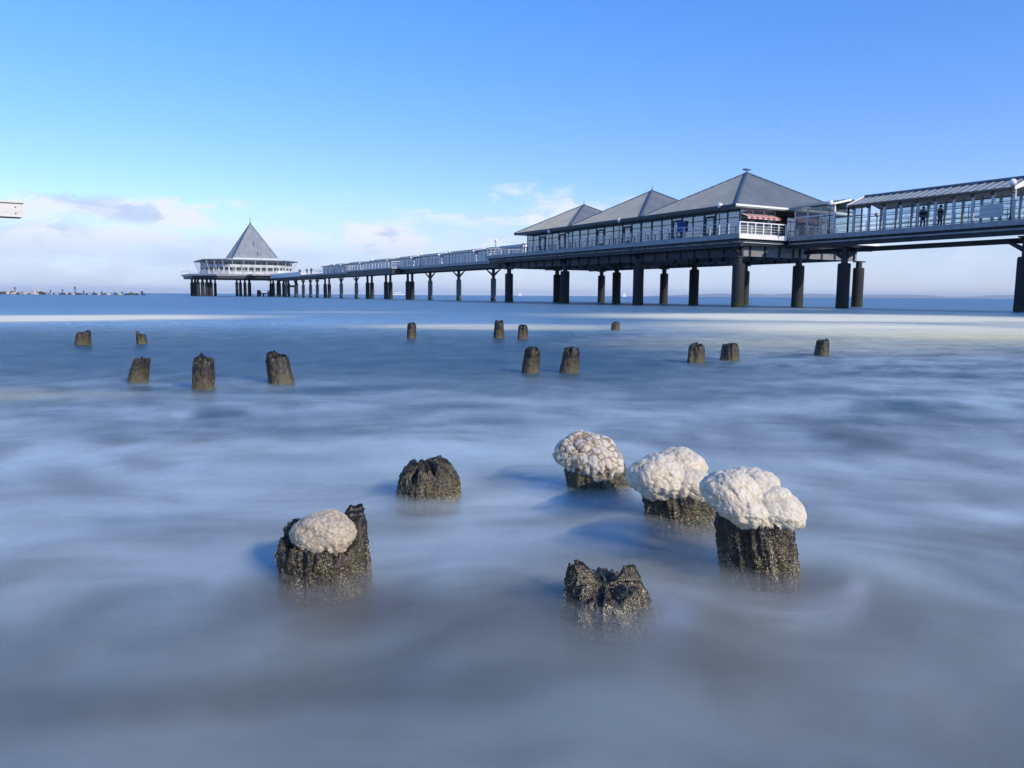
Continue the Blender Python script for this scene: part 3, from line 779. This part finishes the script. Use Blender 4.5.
# glass porch between the shore walkway and the first pavilion
po = pier_thing('glass_porch', 'glazed porch with white frames joining the shore walkway to the first pavilion', 'porch', 57.6, 46.8, ZD)
for k in range(3):
    a = 45.3 + 1.4 * k
    window(po, (57.75, a), (57.75, a + 1.36), ZD + .06, 8.85, 'white_paint', 'window_glass', 8.1, bar=.11)
    window(po, (61.4, a), (61.4, a + 1.36), ZD + .06, 9.05, 'dark_frame', 'clear_glass', 8.2, bar=.10)
    MB().box(58.0, 58.06, a + .10, a + 1.25, ZD + .1, 8.7).build('curtain', 'curtain', po)
rf = MB()
for sg, pa, pb in ((1, 57.25, 59.55), (-1, 61.85, 59.6)):
    rf.hexa(((pa, 45.05, 8.88), (pb, 45.05, 9.38), (pb, 49.9, 9.38), (pa, 49.9, 8.88)), ((pa, 45.05, 8.95), (pb, 45.05, 9.45), (pb, 49.9, 9.45), (pa, 49.9, 8.95)))
    for k in range(8): rf.bar((pa, 45.15 + .66 * k, 8.99), (pb, 45.15 + .66 * k, 9.49), .06, .08)
r = rf.build('roof', 'zinc_blue', po)
MB().hexa(((57.2, 44.97, 8.84), (59.5, 44.97, 9.30), (59.5, 45.03, 9.30), (57.2, 45.03, 8.84)), ((57.2, 44.97, 8.98), (59.5, 44.97, 9.50), (59.5, 45.03, 9.50), (57.2, 45.03, 8.98))).build('gable_board', 'white_paint', r)

# ----------------------------------------------------------------------------- walkway canopies
def canopy(label, s0, s1, ze, zr, posts, near, group, roofmat='zinc_blue', paneled=(), z=ZD):
    c = pier_thing('walkway_canopy', label, 'canopy', 59.5, (s0 + s1) / 2, z, group)
    pa, pr, pb = 57.25, 59.55, 61.85
    rf = MB(); th = .07
    for a, b in ((pa, pr), (pb, pr + .02)):
        rf.hexa(((a, s0, ze), (b, s0, zr), (b, s1, zr), (a, s1, ze)), ((a, s0, ze + th), (b, s0, zr + th), (b, s1, zr + th), (a, s1, ze + th)))
        n = int((s1 - s0) / (.62 if near else 1.0))
        for k in range(n + 1):
            y = s0 + .03 + (s1 - s0 - .06) * k / n; rf.bar((a, y, ze + th + .03), (b, y, zr + th + .03), .05, .06)
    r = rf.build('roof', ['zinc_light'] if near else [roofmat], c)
    sf = MB()
    for a, b in ((pa + .02, pr - .01), (pb - .02, pr + .03)):
        sf.hexa(((a, s0 + .02, ze - .035), (b, s0 + .02, zr - .035), (b, s1 - .02, zr - .035), (a, s1 - .02, ze - .035)), ((a, s0 + .02, ze - .004), (b, s0 + .02, zr - .004), (b, s1 - .02, zr - .004), (a, s1 - .02, ze - .004)))
    sf.build('soffit', 'white_paint', r)
    MB().box(pr - .22, pr + .24, s0, s1, zr + th - .03, zr + th + .13).build('ridge_capping', 'zinc_blue', r)
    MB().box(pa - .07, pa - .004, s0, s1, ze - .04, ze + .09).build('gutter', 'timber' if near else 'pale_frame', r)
    for y0, y1 in ((s0 - .07, s0 - .005), (s1 + .005, s1 + .07)):
        g = MB()
        g.hexa(((pa - .1, y0, ze - .12), (pr, y0, zr - .34), (pr, y1, zr - .34), (pa - .1, y1, ze - .12)), ((pa - .1, y0, ze + .14), (pr, y0, zr + .22), (pr, y1, zr + .22), (pa - .1, y1, ze + .14)))
        g.hexa(((pr + .003, y0, zr - .34), (pb + .1, y0, ze - .12), (pb + .1, y1, ze - .12), (pr + .003, y1, zr - .34)), ((pr + .003, y0, zr + .22), (pb + .1, y0, ze + .14), (pb + .1, y1, ze + .14), (pr + .003, y1, zr + .22)))
        g.build('gable_board', 'white_paint', r)
    n = posts; pp = 57.75
    for k in range(n + 1):
        y = s0 + .25 + (s1 - s0 - .5) * k / n
        if near:
            ft = MB()                                           # curved timber bracket that carries the eave
            ft.hexa(((pa - .02, y - .09, ze - .14), (pa + .4, y - .09, ze - .30), (pa + .4, y + .09, ze - .30), (pa - .02, y + .09, ze - .14)),
                    ((pa - .02, y - .09, ze - .045), (pa + .4, y - .09, ze + .045), (pa + .4, y + .09, ze + .045), (pa - .02, y + .09, ze - .045)))
            ft.build('bracket', 'timber', c)
        for p in (pp, 61.35):
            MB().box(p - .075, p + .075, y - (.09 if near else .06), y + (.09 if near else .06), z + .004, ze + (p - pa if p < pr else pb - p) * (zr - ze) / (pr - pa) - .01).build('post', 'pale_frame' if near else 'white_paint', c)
    for p in (pp, 61.35):
        b = MB().bar((p, s0 + .2, ze - .02), (p, s1 - .2, ze - .02), .10, .10); b.bar((p, s0 + .2, z + 1.28), (p, s1 - .2, z + 1.28), .06, .06)
        for zz in (.22, .55, .88): b.bar((p, s0 + .2, z + zz), (p, s1 - .2, z + zz), .035, .035)
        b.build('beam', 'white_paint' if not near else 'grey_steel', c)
    for k in range(n):
        y0 = s0 + .25 + (s1 - s0 - .5) * k / n + .12; y1 = s0 + .25 + (s1 - s0 - .5) * (k + 1) / n - .12
        if k in paneled:
            MB().box(61.30 if near else 57.74, 61.32 if near else 57.76, y0, y1, z + .1, ze - .1).build('glass_panel', 'clear_glass' if near else 'frosted_glass', c)
    return c
canopy('open canopy with ribbed grey roof over the shore walkway where two people stand', 30.3, 43.6, 8.55, 9.42, 9, True, 'covered walkway canopies on the pier', paneled=range(9))
canopy('canopy cut off by the edge of the picture, only its white gable showing', 13.5, 27.9, 8.55, 9.42, 9, True, 'covered walkway canopies on the pier', paneled=range(9))
fl = ('glazed canopy roof sheltered beside the seaward hip roofed pavilion',
      'first short glazed canopy on the sea walkway beyond the platform corner',
      'second glazed canopy of the sea walkway, the longest one with a pale row of posts',
      'third glazed canopy of the sea walkway, just short of the widened landing',
      'glazed canopy at the shore end of the widened landing',
      'glazed canopy at the sea end of the widened landing',
      'glazed canopy between the landing and the last one of the sea walkway',
      'last glazed canopy of the sea walkway, nearest the pyramid pavilion')
for lb, (a, b) in zip(fl, ((97.6, 108.6), (109.0, 113.2), (113.8, 126.8), (127.6, 139.8), (140.6, 153.2), (153.8, 170.6), (171.4, 185.2), (186, 202.5))):
    canopy(lb, a, b, 8.05, 8.42, max(3, round((b - a) / 1.25)), False, 'covered walkway canopies on the pier', paneled=range(40), z=ZD - .003)
# grey notice board on the railing of the shore walkway
nb = pier_thing('notice_board', 'plain grey board fixed upright behind the railing of the shore walkway', 'board', 57.25, 31.6, ZD)
MB().box(57.22, 57.26, 30.95, 32.6, ZD + .35, ZD + 1.3).build('panel', 'pale_frame', nb)
g = MB()
for y in (31.1, 32.45): g.box(57.263, 57.31, y - .03, y + .03, ZD + .004, ZD + 1.3)
g.build('post', 'dark_frame', nb)

# ----------------------------------------------------------------------------- lamps
lamps = ((57.0, 30.34, 9.1, .24, 'globe lamp in front of the canopy end, nearest the shore'),
         (57.0, 45.17, 9.15, .24, 'globe lamp standing at the glass porch of the first pavilion'),
         (62.0, 44.2, 8.35, .22, 'globe lamp half seen behind the shore walkway railing'),
         (51.1, 52.25, 9.25, .24, 'globe lamp on the platform edge before the first pavilion'),
         (51.1, 66.95, 9.1, .24, 'globe lamp on the platform edge before the middle pavilion'),
         (51.1, 80.95, 8.9, .24, 'globe lamp on the platform edge before the seaward pavilion'),
         (57.0, 105.6, 9.45, .24, 'tall globe lamp where the platform meets the sea walkway'),
         (61.9, 105.5, 9.25, .20, 'globe lamp peeping over the first sea walkway roof'),
         (57.0, 122.6, 8.6, .24, 'globe lamp at the first roof joint of the sea walkway'),
         (57.0, 135.0, 8.6, .24, 'globe lamp at the second roof joint of the sea walkway'),
         (57.0, 146.7, 8.5, .24, 'globe lamp at the shore end of the landing'),
         (57.0, 162.0, 8.5, .24, 'globe lamp at the middle of the landing'),
         (57.0, 190.2, 8.4, .24, 'globe lamp near the seaward end of the covered walkway'))
for p, s, z, r, lb in lamps:
    L = pier_thing('lamp_post', lb, 'street lamp', p, s, ZD, 'globe lamps along the pier')
    MB().lathe(p, s, [(.09, ZD + .01), (.09, ZD + .25), (.05, ZD + .3), (.04, z - r * 1.9), (.09, z - r * 1.75), (.09, z - r * 1.55)], 10).build('pole', 'dark_frame', L)
    MB().sphere((p, s, z - r * .75), r, 12).build('globe', 'globe', L, True)

# ----------------------------------------------------------------------------- people
def skin_obj(name, verts, edges, radii, mat, parent):
    me = bpy.data.meshes.new(name); me.from_pydata(verts, edges, []); me.materials.append(MATS[mat])
    o = bpy.data.objects.new(name, me); COL.objects.link(o); o.parent = parent
    sk = o.modifiers.new('skin', 'SKIN'); sk.use_smooth_shade = True
    for i, r in enumerate(radii):
        q = me.skin_vertices[0].data[i]; q.radius = (r, r) if not isinstance(r, tuple) else r; q.use_root = (i == 0)
    ss = o.modifiers.new('subsurf', 'SUBSURF'); ss.levels = 1; ss.render_levels = 1
    return o
def person(p, s, z, turn, label, coat, stride=.12, hs=1.0):
    q = thing('person', label, 'person', world(p, s, z), AL + turn, 'people walking on the pier')
    q.scale = (hs, hs, hs)
    st = stride
    V = [(0, 0, .95), (0, .01, 1.18), (0, 0, 1.42), (0, .01, 1.52), (0, .03, 1.60), (0, .035, 1.70),
         (-.09, 0, .90), (-.10, st * .6, .50), (-.10, st * .4, .08), (-.10, st * .4 + .14, .04),
         (.09, 0, .90), (.10, -st * .3, .50), (.10, -st, .09), (.10, -st + .14, .05),
         (-.19, 0, 1.40), (-.25, -.04, 1.12), (-.24, .06, .88), (-.235, .09, .80),
         (.19, 0, 1.40), (.25, .02, 1.12), (.24, .10, .90), (.235, .14, .82)]
    Ed = [(0, 1), (1, 2), (2, 3), (3, 4), (4, 5), (0, 6), (6, 7), (7, 8), (8, 9), (0, 10), (10, 11), (11, 12), (12, 13), (2, 14), (14, 15), (15, 16), (16, 17), (2, 18), (18, 19), (19, 20), (20, 21)]
    Rd = [.13, .12, .13, .055, .085, .085, .085, .06, .045, .04, .085, .06, .045, .04, .06, .045, .035, .03, .06, .045, .035, .03]
    skin_obj('body', V, Ed, Rd, 'skin', q)
    skin_obj('coat', [(0, 0, .78), (0, .01, 1.18), (0, 0, 1.40), (0, 0, 1.48), (-.20, 0, 1.40), (-.262, -.04, 1.12), (-.245, .06, .90), (.20, 0, 1.40), (.262, .02, 1.12), (.245, .10, .92)],
             [(0, 1), (1, 2), (2, 3), (2, 4), (4, 5), (5, 6), (2, 7), (7, 8), (8, 9)], [.27, .225, .20, .10, .11, .09, .07, .11, .09, .07], coat, q)
    skin_obj('trousers', [(0, 0, .92), (-.09, 0, .86), (-.10, st * .6, .50), (-.10, st * .4, .10), (.09, 0, .86), (.10, -st * .3, .50), (.10, -st, .11)],
             [(0, 1), (1, 2), (2, 3), (0, 4), (4, 5), (5, 6)], [.13, .10, .08, .065, .10, .08, .065], 'black_cloth', q)
    MB().sphere((0, .01, 1.665), .112, 10, 0, 1.05).build('hair', 'hair', q, True)
    nf = MB().bar((0, .112, 1.66), (0, .142, 1.62), .028, .03)
    nf.build('nose', 'skin', q)
    return q
person(58.6, 37.75, ZD + .005, R(150), 'person in a dark coat walking, on the left of the pair under the canopy', 'navy_cloth')
person(58.9, 36.55, ZD + .005, R(190), 'person in a black coat on the right of the pair under the canopy', 'black_cloth', hs=1.02)
for (p, s, tn, lb) in ((57.6, 213.5, 170, 'tiny dark figure close to the last canopy of the sea walkway'), (57.8, 219, 20, 'tiny dark figure in the middle of three near the pyramid pavilion'),
                       (57.5, 225.5, 150, 'tiny dark figure closest to the pyramid pavilion')):
    person(p, s, ZD, R(tn), lb, 'black_cloth', hs=1.05)

# ----------------------------------------------------------------------------- pyramid pavilion on the pier head
EC = (57.0, 290.0)
ZH = 7.3
head = pier_thing('pyramid_pavilion', 'round pier head restaurant with a tall grey pyramid roof and white terrace', 'restaurant', EC[0], EC[1], ZH)
def chamf(p0, p1, s0, s1, c): return [(p0 + c, s0), (p1 - c, s0), (p1, s0 + c), (p1, s1 - c), (p1 - c, s1), (p0 + c, s1), (p0, s1 - c), (p0, s0 + c)]
def E_(a, b, c, d): return (EC[0] + a, EC[0] + b, EC[1] + c, EC[1] + d)
pl = chamf(*E_(-23, 13, -22, 16), 7)
pf = MB().prism(pl, ZH - .25, ZH + .02).build('platform', 'fascia', head)
MB().prism(chamf(*E_(-22.2, 12.4, -21.2, 15.5), 7), ZH - 1.4, ZH - .253).build('edge_beam', 'dark_steel', pf)
MB().prism(chamf(*E_(-22.6, 12.7, -21.6, 15.7), 7), ZH - .55, ZH - .256).build('lower_fascia', 'white_paint', pf)
tr = MB().prism([(EC[0] - 6, EC[1] - 30), (EC[0] + 13, EC[1] - 30), (EC[0] + 22.5, EC[1] - 22), (EC[0] + 22.5, EC[1] - 8), (EC[0] + 13.1, EC[1] - 8), (EC[0] + 13.1, EC[1] - 15.2), (EC[0] + 6.1, EC[1] - 22.1), (EC[0] - 6, EC[1] - 22.1)], ZH - .5, ZH + .01)
tr.build('terrace', 'fascia', head)
MB().prism([(EC[0] - 5, EC[1] - 29), (EC[0] + 12.5, EC[1] - 29), (EC[0] + 20, EC[1] - 22), (EC[0] + 5, EC[1] - 22.2)], ZH - 1.3, ZH - .503).build('edge_beam', 'dark_steel', head)
def ring_rail(poly, z, name, h, mat, parent):
    railing([(x, y) for x, y in poly + poly[:1]], name, h=h, step=2.2, mat=mat, rails=4, post=.08, z=z, top=.09, parent=parent)
ring_rail([(x * .995 + EC[0] * .005, y * .9995 + EC[1] * .0005) for x, y in pl], ZH + .02, 'railing', 1.15, 'white_paint', head)
railing([(EC[0] + 1.5, EC[1] - 29.8), (EC[0] + 12.9, EC[1] - 29.8), (EC[0] + 22.3, EC[1] - 21.9), (EC[0] + 22.3, EC[1] - 8.2)], 'railing', h=1.2, step=1.8, mat='white_paint', z=ZH + .01, parent=head)
MB().box(EC[0] + 2, EC[0] + 12.8, EC[1] - 29.95, EC[1] - 29.88, ZH + .02, ZH + 1.0).build('parapet', 'white_paint', head)
MB().bar((EC[0] + 13, EC[1] - 29.95, ZH + .5), (EC[0] + 22.4, EC[1] - 22.05, ZH + .5), .07, .95).build('parapet', 'white_paint', head)
MB().prism(chamf(*E_(-15.7, 10.8, -15.5, 13), 5.5), ZH + .01, ZH + 4.7).build('inner_wall', 'interior_dark', head)
wl = chamf(*E_(-16.4, 11.4, -16.2, 13.4), 5.6)
# outer wall: white band, lower windows, white band, upper windows
n8 = len(wl)
for band, z0, z1, mat in (('wall_band', ZH + .02, ZH + .75, 'pale_frame'), ('wall_band', ZH + 2.75, ZH + 3.3, 'pale_frame'), ('wall_band', ZH + 4.35, ZH + 4.7, 'pale_frame')):
    mb = MB()
    for i in range(n8):
        a, b = wl[i], wl[(i + 1) % n8]; mb.bar((*a, (z0 + z1) / 2), (*b, (z0 + z1) / 2), .30 if z0 < ZH + 4 else .25, z1 - z0)
    mb.build(band, mat, head)
for i in range(n8):
    a, b = Vector(wl[i]), Vector(wl[(i + 1) % n8]); L = (b - a).length; n = max(2, round(L / 2.1))
    for k in range(n):
        q0 = a + (b - a) * (k / n + .08 / L); q1 = a + (b - a) * ((k + 1) / n - .08 / L)
        if i in (0, 1, 6, 7):
            window(head, tuple(q0), tuple(q1), ZH + .755, ZH + 2.745, 'pale_frame', 'dark_glass', bar=.30)
    mb = MB()
    for k in range(n + 1):
        q0 = a + (b - a) * k / n; mb.box(q0.x - .09, q0.x + .09, q0.y - .09, q0.y + .09, ZH + 3.355, ZH + 4.345)
    for zz in (3.35, 4.34): mb.bar((*a, ZH + zz), (*b, ZH + zz), .20, .08)
    u = mb.build('clerestory', 'pale_frame', head)
    m2 = MB().bar((*a, ZH + 3.85), (*b, ZH + 3.85), .02, .98); m2.build('pane', 'dark_glass', u)
# flat roof on slanted struts
fr = chamf(*E_(-18.6, 13.4, -18.5, 15.6), 6.6)
rf = MB().prism(fr, ZH + 4.72, ZH + 5.02).build('flat_roof', 'zinc_blue', head)
MB().prism([(x * .985 + EC[0] * .015, y * .9985 + EC[1] * .0015) for x, y in fr], ZH + 5.023, ZH + 5.16).build('roof_edge', 'pale_frame', rf)
for i in range(n8):
    a, b = Vector(wl[i]), Vector(wl[(i + 1) % n8]); c, d = Vector(fr[i]), Vector(fr[(i + 1) % n8]); n = 5 if i % 2 == 0 else 3
    for k in range(n):
        f = (k + .5) / n; q = a + (b - a) * f; w_ = c + (d - c) * f
        MB().bar((q.x + (w_.x - q.x) * .3, q.y + (w_.y - q.y) * .3, ZH + .03), (w_.x, w_.y, ZH + 4.7), .13, .13).build('strut', 'pale_frame', head)
MB().prism([(EC[0] - 7.9, EC[1] - 8.0), (EC[0] + 7.3, EC[1] - 8.0), (EC[0] + 7.3, EC[1] + 8.0), (EC[0] - 7.9, EC[1] + 8.0)], ZH + 5.165, ZH + 6.0).build('roof_curb', 'pale_frame', rf)
pr = hip_roof(head, EC[0] - 7.8, EC[0] + 7.2, EC[1] - 7.9, EC[1] + 7.9, ZH + 6.2, 26.0, 'zinc', gap=1.1, th=.18)
MB().lathe(EC[0] - .3, EC[1], [(.35, 25.2), (.30, 26.0), (.12, 26.3), (.09, 28.1)], 8).build('finial', 'zinc_blue', pr)
def dormer(dp, zc, hw, hh):
    f = (26.0 - zc) / (26.0 - ZH - 6.2); y = EC[1] - 7.9 * f
    m_ = MB().box(EC[0] + dp - hw, EC[0] + dp + hw, y - .45, y + .6, zc - hh, zc + hh).build('roof_window', 'zinc_blue', pr)
    MB().box(EC[0] + dp - hw * .75, EC[0] + dp + hw * .75, y - .47, y - .455, zc - hh * .75, zc + hh * .75).build('pane', 'window_glass', m_)
dormer(.4, 18.3, .75, .75); dormer(1.1, 14.9, .65, .6)
f0 = pier_thing('flag_pole', 'thin white pole on the sea corner of the pier head terrace', 'pole', EC[0] - 22.3, EC[1] - 14, ZH)
MB().lathe(EC[0] - 22.3, EC[1] - 14, [(.08, ZH), (.05, ZH + 3.0)], 8).build('pole', 'white_paint', f0)
def head_col(dp, ds, r=.5, mat='concrete'):
    MB().lathe(EC[0] + dp, EC[1] + ds, [(r, -1.5), (r, 4.6), (r * .6, 4.65), (r * .6, ZH - 1.38)], 14).build('column', mat, head)
for dp, ds in ((-20.3, -13), (-19.0, -14.0), (-17.7, -14.5), (-16.6, -15.2), (-20.5, -8), (-20.0, 4),
               (-8.6, -17), (-7.3, -16.2), (-5.8, -16), (-4.3, -16.3),
               (3.2, -18), (4.6, -18.5), (5.5, -17), (7.0, -16.5), (8.6, -17), (11.0, -18.5), (9.5, -24.5), (-1, 2), (-12, 6), (8, 8)):
    head_col(dp, ds, .62 if dp < -15 else .5)
hb = MB().bar((EC[0] + 7.2, EC[1] - 17, 3.6), (EC[0] + 11, EC[1] - 18.5, 3.6), .5, .7); hb.build('cross_beam', 'dark_steel', head)

# ----------------------------------------------------------------------------- small things on the water
def at(px, Y): return ((px - CX) / F * Y * 1.0, Y)
dol = thing('mooring_dolphin', 'dark mooring pile cluster low under the pier head', 'mooring post', (*at(259.5, 262), 0))
MB().lathe(0, 0, [(.55, -1), (.5, 1.6), (.3, 2.2)], 10).lathe(1.5, .6, [(.3, -1), (.3, 1.2)], 8).build('pile', 'dark_steel', dol)
lan = thing('landing_stage', 'low dark landing stage with steps below the pier head', 'jetty', (*at(266.5, 266), 0))
g = MB().box(-2.2, 1.4, -1, 1, .9, 1.2)
for x, y in ((-2, -.8), (1.2, -.8), (-2, .8), (1.2, .8)): g.lathe(x, y, [(.22, -1), (.22, 2.1)], 8)
g.build('stage', 'dark_steel', lan)
for k in range(5): MB().box(1.42 + .4 * k, 1.80 + .4 * k, -.7, .7, .9 + .35 * k, 1.05 + .35 * k).build('step', 'dark_steel', lan)
# breakwater on the horizon
rnd = random.Random(4)
def rock(x, y, r, mat, label, seed):
    bm = bmesh.new(); bmesh.ops.create_icosphere(bm, subdivisions=2, radius=1)
    for v in bm.verts:
        k = 1 + .35 * noise.noise(v.co * 1.3 + Vector((seed * 3.1, 0, 0))) + .12 * noise.noise(v.co * 3.5 + Vector((0, seed * 2.1, 0)))
        v.co = Vector((v.co.x * r * 1.25, v.co.y * r, v.co.z * r * .8)) * k
    me = bpy.data.meshes.new('boulder'); bm.to_mesh(me); bm.free(); me.materials.append(MATS[mat])
    o = bpy.data.objects.new('boulder', me); COL.objects.link(o); o.location = (x, y, .15)
    tag(o, label, 'boulder', 'breakwater boulders on the horizon')
px = -8.0; sd_ = 0
while px < 148:
    pale = rnd.random() < (.45 if px < 46 else .35)
    Y = 330 + rnd.uniform(-5, 5); r = rnd.uniform(.55, 1.35) * (1.15 if px < 46 else .72)
    rock(*at(px, Y), r, 'rock_pale' if pale else 'rock_dark', 'pale boulder among the low breakwater stones on the horizon' if pale else 'dark boulder among the low breakwater stones on the horizon', sd_)
    sd_ += 1
    px += rnd.uniform(1.1, 2.6) if px < 46 else rnd.choice((1.6, 2.2, 3.0, 6.5))
plab = ('tall pole left of the little white hut on the breakwater', 'short pole just right of the little white hut on the breakwater', 'middling pole between the white hut and the tallest one',
        'tallest thin pole of the breakwater', 'short pole right after the tallest one', 'stubby pole, third after the tallest one', 'stubby pole, fourth after the tallest one',
        'low pole, fifth after the tallest one', 'low pole, third from the seaward tip of the breakwater', 'low pole, last but one at the seaward tip', 'thick dark pole marking the seaward tip of the breakwater')
for (px, hh, rr), lb in zip(((17.7, 3.3, .22), (53, 2.0, .2), (65, 2.3, .2), (77.5, 3.6, .24), (86, 1.9, .2), (96, 1.5, .25), (104, 1.6, .25), (117, 1.4, .25), (124, 1.6, .25), (133, 1.3, .25), (144, 1.7, .42)), plab):
    pt = thing('marker_pole', lb, 'pole', (*at(px, 331), 0), 0, 'marker poles along the breakwater')
    MB().lathe(0, 0, [(rr, -1), (rr * .8, hh * .9), (rr * .5, hh)], 8).build('shaft', 'rock_dark', pt)
    MB().lathe(0, 0, [(rr * 1.2, hh * .72), (rr * 1.5, hh * .8), (rr * 1.2, hh * .88)], 8).build('topmark', 'rock_dark', pt)
hut = thing('small_hut', 'tiny white hut among the breakwater stones', 'hut', (*at(41, 334), .3))
MB().box(-1.3, 1.3, -1, 1, 0, 1.5).build('wall', 'ship_white', hut)
MB().hexa(((-1.5, -1.2, 1.502), (1.5, -1.2, 1.502), (1.5, 1.2, 1.502), (-1.5, 1.2, 1.502)), ((-1.5, -.05, 2.1), (1.5, -.05, 2.1), (1.5, .05, 2.1), (-1.5, .05, 2.1))).build('roof', 'pale_frame', hut)
MB().box(-.3, .3, -1.03, -1.003, .05, 1.2).build('door', 'ship_blue', hut)
# ferry and sails
fy = thing('ferry', 'white ferry far off on the horizon between two pier columns', 'ship', (*at(399, 2500), 0), R(4))
MB().hexa(((-19, -3, -1), (17, -3, -1), (17, 3, -1), (-19, 3, -1)), ((-20, -4, 3.2), (21, -2, 3.2), (21, 2, 3.2), (-20, 4, 3.2))).build('hull', 'ship_white', fy)
MB().box(-17, 13, -3.2, 3.2, 3.21, 6.6).box(-12, 9, -2.8, 2.8, 6.61, 9.3).build('cabin', 'ship_white', fy)
MB().box(-16.8, 12.8, -3.24, -3.21, 4.3, 5.6).build('window_strip', 'ship_blue', fy)
MB().lathe(-5, 0, [(1.2, 9.31), (1.0, 12.0)], 10).build('funnel', 'ship_blue', fy)
for px, Y, lb in ((519.5, 1500, 'distant white sailing boat between close dark columns under the seaward pavilion'), (623, 1300, 'distant white sailing boat seen under the middle pavilion')):
    bt = thing('sailing_boat', lb, 'boat', (*at(px, Y), 0), R(12), 'sailing boats on the horizon')
    bt.scale = (.62, .62, .62)
    MB().hexa(((-4, -1, -.3), (3.5, -1, -.3), (3.5, 1, -.3), (-4, 1, -.3)), ((-4.6, -1.5, 1.2), (5.4, -.2, 1.3), (5.4, .2, 1.3), (-4.6, 1.5, 1.2))).build('hull', 'ship_white', bt)
    MB().lathe(0, 0, [(.12, 1.2), (.08, 12.5)], 6).build('mast', 'dark_frame', bt)
    s_ = MB(); s_.hexa(((-3.8, .05, 2.2), (-.15, .05, 2.2), (-.15, .12, 2.2), (-3.8, .12, 2.2)), ((-.4, .05, 12.2), (-.15, .05, 12.2), (-.15, .12, 12.2), (-.4, .12, 12.2)))
    s_.hexa(((.2, .05, 1.8), (4.6, .05, 1.6), (4.6, .12, 1.6), (.2, .12, 1.8)), ((.2, .05, 10.5), (.4, .05, 10.5), (.4, .12, 10.5), (.2, .12, 10.5)))
    s_.build('sail', 'sail', bt)
# lookout roof that reaches in at the edge
lk = thing('boxed_beam', 'white boxed beam end with two bolts reaching in at the picture edge', 'beam', (-8.0 - 2.76 * .819 - 1.5 * .574, 12.8 - 2.76 * .574 + 1.5 * .819, 0), R(35))
# fascia end lies at x = +2.45 of this frame
ez0, ez1 = 2.115, 2.335
MB().box(-2.6, 2.76, -1.5, -1.455, ez0, ez1).build('fascia', 'cream_board', lk)
MB().box(-2.6, 2.74, -1.45, -1.02, ez0 + .012, ez1 - .01).build('core', 'timber', lk)
MB().hexa(((-2.62, -1.53, ez1 + .004), (2.78, -1.53, ez1 + .004), (2.76, -.98, ez1 + .004), (-2.62, -.98, ez1 + .004)), ((-2.62, -1.53, ez1 + .03), (2.78, -1.53, ez1 + .03), (2.76, -.98, ez1 + .05), (-2.62, -.98, ez1 + .05))).build('cover_board', 'cream_roof', lk)
for zb in (ez0 + .06, ez1 - .06): MB().sphere((2.66, -1.505, zb), .012, 6).build('bolt', 'bolt', lk)
for x in (-2.3, -.4): MB().box(x - .08, x + .08, -1.32, -1.14, -.6, ez0 + .008).build('post', 'timber', lk)

# far coast and the air
hl = MB(); N = 90
def ridge(Y, x0, x1, hmax, seed, depth):
    vs = []
    for i in range(N + 1):
        f = i / N; x = x0 + (x1 - x0) * f
        h = hmax * (.45 + .55 * noise.fractal(Vector((f * 6, seed, 0)), .8, 2, 4)) * min(1, f * 7, (1 - f) * 7)
        vs.append((x, max(2, h)))
    for (xa, ha), (xb, hb) in zip(vs[:-1], vs[1:]):
        hl.hexa(((xa, Y, -3), (xb, Y, -3), (xb, Y + depth, -3), (xa, Y + depth, -3)), ((xa, Y + depth * .3, ha), (xb, Y + depth * .3, hb), (xb, Y + depth * .7, hb), (xa, Y + depth * .7, ha)))
ridge(23000, 3600, 20500, 165, 2.2, 2000)
o = hl.build('hills', 'coast'); tag(o, 'faint blue line of far coast on the horizon', 'coast', kind='structure')

hz = MB().box(-28000, 28000, -28000, 28000, -60, 140).build('haze', 'bolt')
m = bpy.data.materials.new('air'); m.use_nodes = True
m.node_tree.nodes.clear(); t = NT(m.node_tree)
vo = t.node('ShaderNodeVolumePrincipled'); vo.inputs['Color'].default_value = (.74, .86, 1, 1); vo.inputs['Density'].default_value = 5e-5; vo.inputs['Anisotropy'].default_value = 0
ou = t.node('ShaderNodeOutputMaterial'); t.l.new(vo.outputs[0], ou.inputs['Volume'])
hz.data.materials.clear(); hz.data.materials.append(m)
tag(hz, 'thin sea air over the water', 'haze', kind='stuff')

# ----------------------------------------------------------------------------- render settings
sc.render.engine = 'CYCLES'
sc.cycles.use_denoising = True
sc.cycles.use_adaptive_sampling = True; sc.cycles.adaptive_threshold = .018; sc.cycles.adaptive_min_samples = 24
sc.cycles.max_bounces = 5; sc.cycles.transparent_max_bounces = 32; sc.cycles.volume_bounces = 0
sc.cycles.sample_clamp_indirect = 6
sc.cycles.caustics_reflective = False; sc.cycles.caustics_refractive = False
sc.view_settings.view_transform = 'Standard'; sc.view_settings.look = 'None'; sc.view_settings.gamma = 1
sc.view_settings.exposure = 0.55
